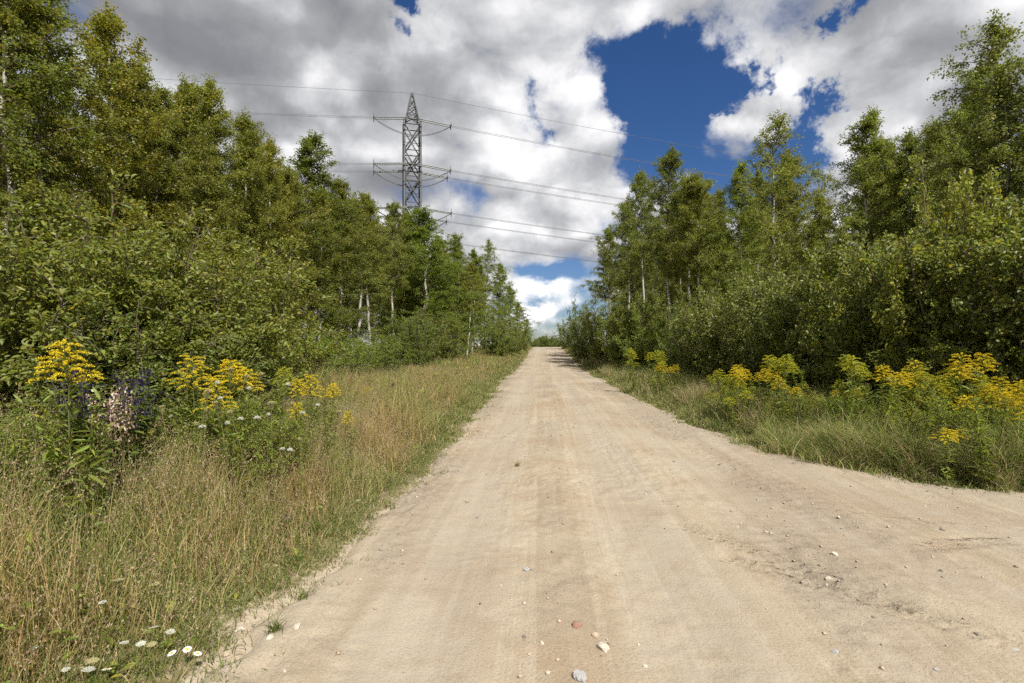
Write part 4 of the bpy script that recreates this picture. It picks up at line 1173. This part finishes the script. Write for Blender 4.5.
plant([make_withered()], 0, 'withered_plant', 118, 3.72, 393, 'withered plant with pale pinkish papery leaves under the purple flowers', 'plant', None, H0=.95, wide=.62, tl=0)

# small purple-blue weed at the road edge
x, y = W(286, 4.0)
place(PU[:1][0], 'purple_weed', 'small bluish flowering weed alone on bare sand by the left road edge', 'flower', None, (x, y, float(gz(x, y))), 1, (.35, .35, .2), (.9, .9, .9))

# ------------------------------------------------------------------ stones and gravel
def make_stone(seed, mat):
    import bmesh
    rs = np.random.RandomState(seed)
    bm = bmesh.new(); bmesh.ops.create_icosphere(bm, subdivisions=3, radius=1)
    # cut a few facets so it reads as broken rock
    dirs = rnd_unit(9, rs)
    for v in bm.verts:
        p = np.array(v.co)
        for d in dirs:
            k = p @ d
            if k > .68: p = p - d * (k - .68) * .85
        p = p * (1 + .05 * rs.normal())
        v.co = p
    for f in bm.faces: f.smooth = False
    me = bpy.data.meshes.new('stone'); bm.to_mesh(me); bm.free(); me.materials.append(mat)
    return me
SM = {'white': stone_mat('pale_stone', (.45, .41, .34)), 'grey': stone_mat('grey_stone', (.30, .30, .30)), 'brick': stone_mat('brick_red', (.22, .115, .085), .25), 'tan': stone_mat('tan_stone', (.40, .32, .23)), 'dark': stone_mat('dark_stone', (.14, .125, .11))}
STN = {k: [make_stone(201 + i * 7 + j, m) for j in range(2)] for i, (k, m) in enumerate(SM.items())}
stones = [('brick', 577, 626, 12, 'flat triangular brick-red stone lying in the middle of the road'), ('white', 604, 648, 15, 'large whitish stone in the near road centre'), ('tan', 596, 636, 8, 'small sharp stone between the brick-red and whitish stones'),
          ('grey', 580, 679, 17, 'blue-grey stone at the bottom border in the road centre'), ('white', 548, 673, 8, 'flat pale stone left of the blue-grey stone'), ('dark', 524, 638, 6, 'dark small stone left of the brick-red stone'),
          ('tan', 529, 655, 5, 'brownish flat pebble below the dark small stone'), ('white', 542, 644, 5, 'pale pebble right of the dark small stone'), ('tan', 558, 661, 6, 'tan pebble left of the whitish stone'), ('white', 645, 666, 6, 'pale pebble right of the blue-grey stone'),
          ('white', 829, 578, 10, 'rounded whitish stone on the right side of the road'), ('white', 835, 556, 8, 'small flat white stone above the rounded whitish stone'), ('grey', 835, 652, 8, 'grey stone low on the right among wheel marks'),
          ('dark', 941, 570, 5, 'dark pebble in the side-road mouth'), ('dark', 943, 532, 5, 'dark pebble near the grass lip of the side road'), ('grey', 1014, 645, 9, 'grey stone beside the right border'), ('dark', 874, 617, 5, 'dark pebble in the gravel line right of centre'),
          ('dark', 976, 634, 5, 'dark pebble left of the grey right-border stone'), ('dark', 817, 560, 4, 'dark pebble left of the rounded whitish stone'), ('grey', 527, 569, 8, 'flat grey stone in the road ahead of the brick-red stone'), ('tan', 501, 586, 4, 'tan pebble left of the flat grey stone'),
          ('grey', 936, 670, 5, 'grey pebble close to the bottom border on the right'), ('tan', 766, 533, 4, 'tan pebble among clods at the right road edge'), ('tan', 737, 528, 4, 'tan clod in the crumbled line right of the wheel track'),
          ('white', 297, 632, 9, 'pale lump in the crumbled sand at the left road edge'), ('white', 270, 643, 8, 'pale lump left of another in the crumbled left edge'), ('white', 240, 630, 10, 'pale stone half sunk in the left crumbled edge'), ('tan', 225, 655, 10, 'sandy clod near the daisies'), ('white', 285, 672, 7, 'pale stone at the lower left road edge')]
for i, (k, px, py, rp, lab) in enumerate(stones):
    d = EYE * F / (py - HZ); x, y = W(px, d)
    r = rp / F * d * .5
    z = float(rut(x, y)) if off_road(x, y) < 0 else float(gz(x, y))
    o = tag(link('stone', STN[k][i % 2], None, (x, y, z + r * .08)), lab, 'stone', 'stones on the dirt road')
    o.scale = (r * random.uniform(.95, 1.2), r * random.uniform(.75, 1.0), r * random.uniform(.5, .75)); o.rotation_euler = (random.gauss(0, .2), random.gauss(0, .2), random.random() * 6.28)

def gravel():
    rs = np.random.RandomState(301)
    n = 60000
    y = 1.8 + 20 * rs.rand(n) ** 1.9; xl_ = x_left(y); xr_ = np.minimum(x_right(y), 12)
    x = xl_ + (xr_ - xl_) * rs.rand(n)
    k = rs.rand(n) < .05 + .42 * grit_mask(x, y) ** 1.3
    x, y = x[k], y[k]; n = len(x)
    z = rut(x, y); r = (.0022 + .013 * rs.rand(n) ** 7) * (1 + y * .05)
    # squashed octahedra with jitter
    base = np.array([[1, 0, 0], [0, 1, 0], [-1, 0, 0], [0, -1, 0], [0, 0, .7], [0, 0, -.7]], float)
    V = base[None] * (1 + .5 * (rs.rand(n, 6, 3) - .5))
    a = rs.rand(n) * 6.28; ca, sa = np.cos(a)[:, None], np.sin(a)[:, None]
    V = np.stack([V[..., 0] * ca - V[..., 1] * sa, V[..., 0] * sa + V[..., 1] * ca, V[..., 2]], -1) * r[:, None, None]
    V = V + np.stack([x, y, z + r * .25], 1)[:, None]
    tr = np.array([[0, 1, 4], [1, 2, 4], [2, 3, 4], [3, 0, 4], [1, 0, 5], [2, 1, 5], [3, 2, 5], [0, 3, 5]])
    T = np.arange(n)[:, None, None] * 6 + tr[None]
    pal = np.array([[.36, .29, .21], [.30, .24, .17], [.42, .36, .28], [.17, .14, .11], [.26, .23, .20], [.31, .23, .16]])
    C = np.repeat(pal[rs.randint(6, size=n)] * (.8 + .4 * rs.rand(n, 1)), 6, 0)
    return mesh('gravel', V.reshape(-1, 3), None, T.reshape(-1, 3), attr_mat('gravel_grain', .95), C)
tag(link('gravel', gravel()), 'loose grit and tiny clods on the road', 'gravel', kind='stuff')

# isolated tufts on the crumbled left edge
def make_tuft(seed, n=60, h=.12, pal=GREEN):
    rs = np.random.RandomState(seed)
    x = rs.normal(size=n) * .015; y = rs.normal(size=n) * .015
    V, q, t, C, tip, dr = blades(x, y, h * (.5 + .8 * rs.rand(n)), .003 + .003 * rs.rand(n), .5 + .7 * rs.rand(n), pal, rs, 3, z=np.zeros(n) - .005)
    return mesh('grass_tuft', V, q, t, M['grass'], C)
TF = [make_tuft(311), make_tuft(312, 45, .10), make_tuft(313, 70, .13, np.vstack([GREEN, STRAW]))]
for i, (px, py, lab, s_) in enumerate([(276, 634, 'spiky green tuft alone on the pale crumbled sand', 1.1), (303, 603, 'green tuft at the tip of the verge above the lone spiky tuft', 1.0), (517, 466, 'lone low tuft in the middle of the road', .8)]):
    d = EYE * F / (py - HZ); x, y = W(px, d)
    z = float(rut(x, y)) if off_road(x, y) < 0 else float(gz(x, y))
    o = tag(link('grass_tuft', TF[i % 3], None, (x, y, z)), lab, 'grass tuft', 'lone grass tufts at the road edge'); o.scale = (s_,) * 3; o.rotation_euler = (0, 0, i)

# ------------------------------------------------------------------ pylon and wires
PD = 68.0
PX, PY = W(412, PD)
LA = radians(15)                                   # line heading, relative to the camera's right
ldir = np.array([cos(LA) * CT - sin(LA) * ST, cos(LA) * ST + sin(LA) * CT, 0])
adir = np.array([-ldir[1], ldir[0], 0])            # crossarms point away from / towards the camera
PZ = float(gz(PX, PY))
def pylon():
    root = link('power_pylon', None, None, (PX, PY, PZ))
    tag(root, 'grey steel lattice power pylon rising behind the left-hand wood', 'pylon')
    ztop = Ht(93, PD) - PZ; zb = Ht(122, PD) - PZ; ztap = 9.0
    wtop, wbot = 1.06, 2.3
    def half(z):
        if z > zb: return .84 + (.10 - .84) * (z - zb) / (ztop - zb)
        if z > ztap: return wtop
        return wbot + (wtop - wbot) * z / ztap
    def corner(i, z):
        sx, sy = ((-1, -1), (1, -1), (1, 1), (-1, 1))[i]
        return half(z) * (sx * ldir + sy * adir) + np.array([0, 0, z])
    for i in range(4):
        g = Geo(); g.tube(np.array([corner(i, z) for z in (-.1, ztap, zb, zb + .15, ztop)]), [.17, .16, .15, .11, .09], 4, cap=True)
        lo = link('leg', g.mesh('pylon_leg', M['steel'], False, False), root)
        g = Geo(); c = corner(i, 0); g.tube(np.array([c - [0, 0, .5], c + [0, 0, .35]]), [.45, .4], 8, cap=True)
        link('footing', g.mesh('pylon_footing', M['concrete'], False, False), lo)
    g = Geo()
    lv = [0, 4.5, ztap]; z = ztap
    while z < zb - 1: z += 3.4; lv.append(min(z, zb))
    for a, b in zip(lv[:-1], lv[1:]):
        for i in range(4):
            j = (i + 1) % 4
            g.tube(np.array([corner(i, a), corner(j, b)]), .105, 4); g.tube(np.array([corner(j, a), corner(i, b)]), .105, 4)
            g.tube(np.array([corner(i, b), corner(j, b)]), .075, 4)
            mid = (corner(i, (a + b) / 2) + corner(j, (a + b) / 2)) / 2
            g.tube(np.array([corner(i, (a + b) / 2 + .0), mid]), .04, 4); g.tube(np.array([corner(j, (a + b) / 2), mid]), .04, 4)
    zz = np.linspace(zb + .15, ztop, 5)
    for a, b in zip(zz[:-1], zz[1:]):
        for i in range(4):
            j = (i + 1) % 4
            g.tube(np.array([corner(i, a), corner(j, b)]), .06, 4); g.tube(np.array([corner(j, a), corner(i, b)]), .06, 4)
    link('bracing', g.mesh('pylon_bracing', M['steel'], False, False), root)
    att = []
    for (yy, arm) in ((125, 1.9), (168, 1.5), (212, 2.3)):
        z = Ht(yy, PD) - PZ
        for sgn in (-1, 1):
            if yy == 125 and sgn == 1: continue
            g = Geo(); tipp = adir * sgn * arm + np.array([0, 0, z])
            for i in range(4):
                if ((-1, -1), (1, -1), (1, 1), (-1, 1))[i][1] == sgn:
                    g.tube(np.array([corner(i, z - .2), tipp]), .055, 4); g.tube(np.array([corner(i, z + 1.4), tipp]), .048, 4)
            g.tube(np.array([tipp - ldir * .7, tipp + ldir * .7]), .09, 4, cap=True)
            link('crossarm', g.mesh('pylon_crossarm', M['steel'], False, False), root)
            att.append(tipp)
    att.append(np.array([0, 0, Ht(240, PD) - PZ]) - adir * 1.5)
    wires = []
    for t in att:
        ends = []
        for sgn in (-1, 1):
            a = t + ldir * sgn * .7; e = t + ldir * sgn * 4.9 + np.array([0, 0, -.42])
            g = Geo(); gc = Geo()
            for o in (-.28, .28):
                p0 = a + adir * o; p1 = e + adir * o
                m = 40; ss = np.linspace(0, 1, m)
                pts = p0 + (p1 - p0) * ss[:, None]
                g.tube(pts, np.where(np.arange(m) % 2 == 0, .04, .10), 6)
            io = link('insulator', g.mesh('insulator_string', M['glass_ins'], True, False), root)
            gc.tube(np.array([e - adir * .6, e + adir * .6]), .07, 4, cap=True); gc.tube(np.array([e - [0, 0, .5], e + [0, 0, .6]]), .05, 4, cap=True)
            link('yoke', gc.mesh('insulator_yoke', M['steel'], False, False), io)
            ends.append(e); wires.append((e, sgn))
        g = Geo(); ss = np.linspace(0, 1, 24)
        pts = ends[0] + (ends[1] - ends[0]) * ss[:, None] + np.array([0, 0, -1.7]) * (4 * ss * (1 - ss))[:, None]
        for o in (-.15, .15): g.tube(pts + adir * o, .035, 5)
        link('jumper_cable', g.mesh('jumper', M['cable'], True, False), root)
    return wires, np.array([0, 0, ztop])
wires, peak = pylon()
base = np.array([PX, PY, PZ])
def wire(a, sgn, sag, L, r, sep, label, cat='cable'):
    g = Geo(); n = 60; ss = (np.linspace(0, 1, n) ** 1.3)
    pts = a + ldir * sgn * L * ss[:, None] + np.array([0, 0, -1.0]) * (4 * sag * ss * (1 - ss))[:, None]
    for o in ((-sep, sep) if sep else (0,)): g.tube(pts + adir * o + np.array([0, 0, 0]), r, 5)
    tag(link('power_line', g.mesh('power_line', M['cable'], True, False)), label, cat, 'wires of the power line')
nm = ['topmost pair', 'near middle pair', 'far middle pair', 'near lower pair', 'far lower pair', 'lowest pair']
for i, (e, sgn) in enumerate(wires):
    k = i // 2
    side = 'running right from the pylon to the right-hand wood' if sgn > 0 else 'running left from the pylon behind the birches'
    wire(base + e, sgn, 5.2, 250, .022, .20, f'{nm[k]} of power wires {side}')
wire(base + peak, 1, 5.0, 250, .020, 0, 'thin single earth wire running right from the pylon peak')
wire(base + peak, -1, 5.0, 250, .020, 0, 'thin single earth wire running left from the pylon peak')

# ------------------------------------------------------------------ render settings
S.view_settings.view_transform = 'Standard'; S.view_settings.look = 'None'; S.view_settings.exposure = .8; S.view_settings.gamma = 1
S.view_settings.use_curve_mapping = False
S.render.engine = 'CYCLES'
S.cycles.adaptive_threshold = .03; S.cycles.max_bounces = 5; S.cycles.diffuse_bounces = 3; S.cycles.glossy_bounces = 2; S.cycles.transmission_bounces = 4; S.cycles.transparent_max_bounces = 4
S.cycles.use_denoising = False
S.cycles.caustics_reflective = False; S.cycles.caustics_refractive = False
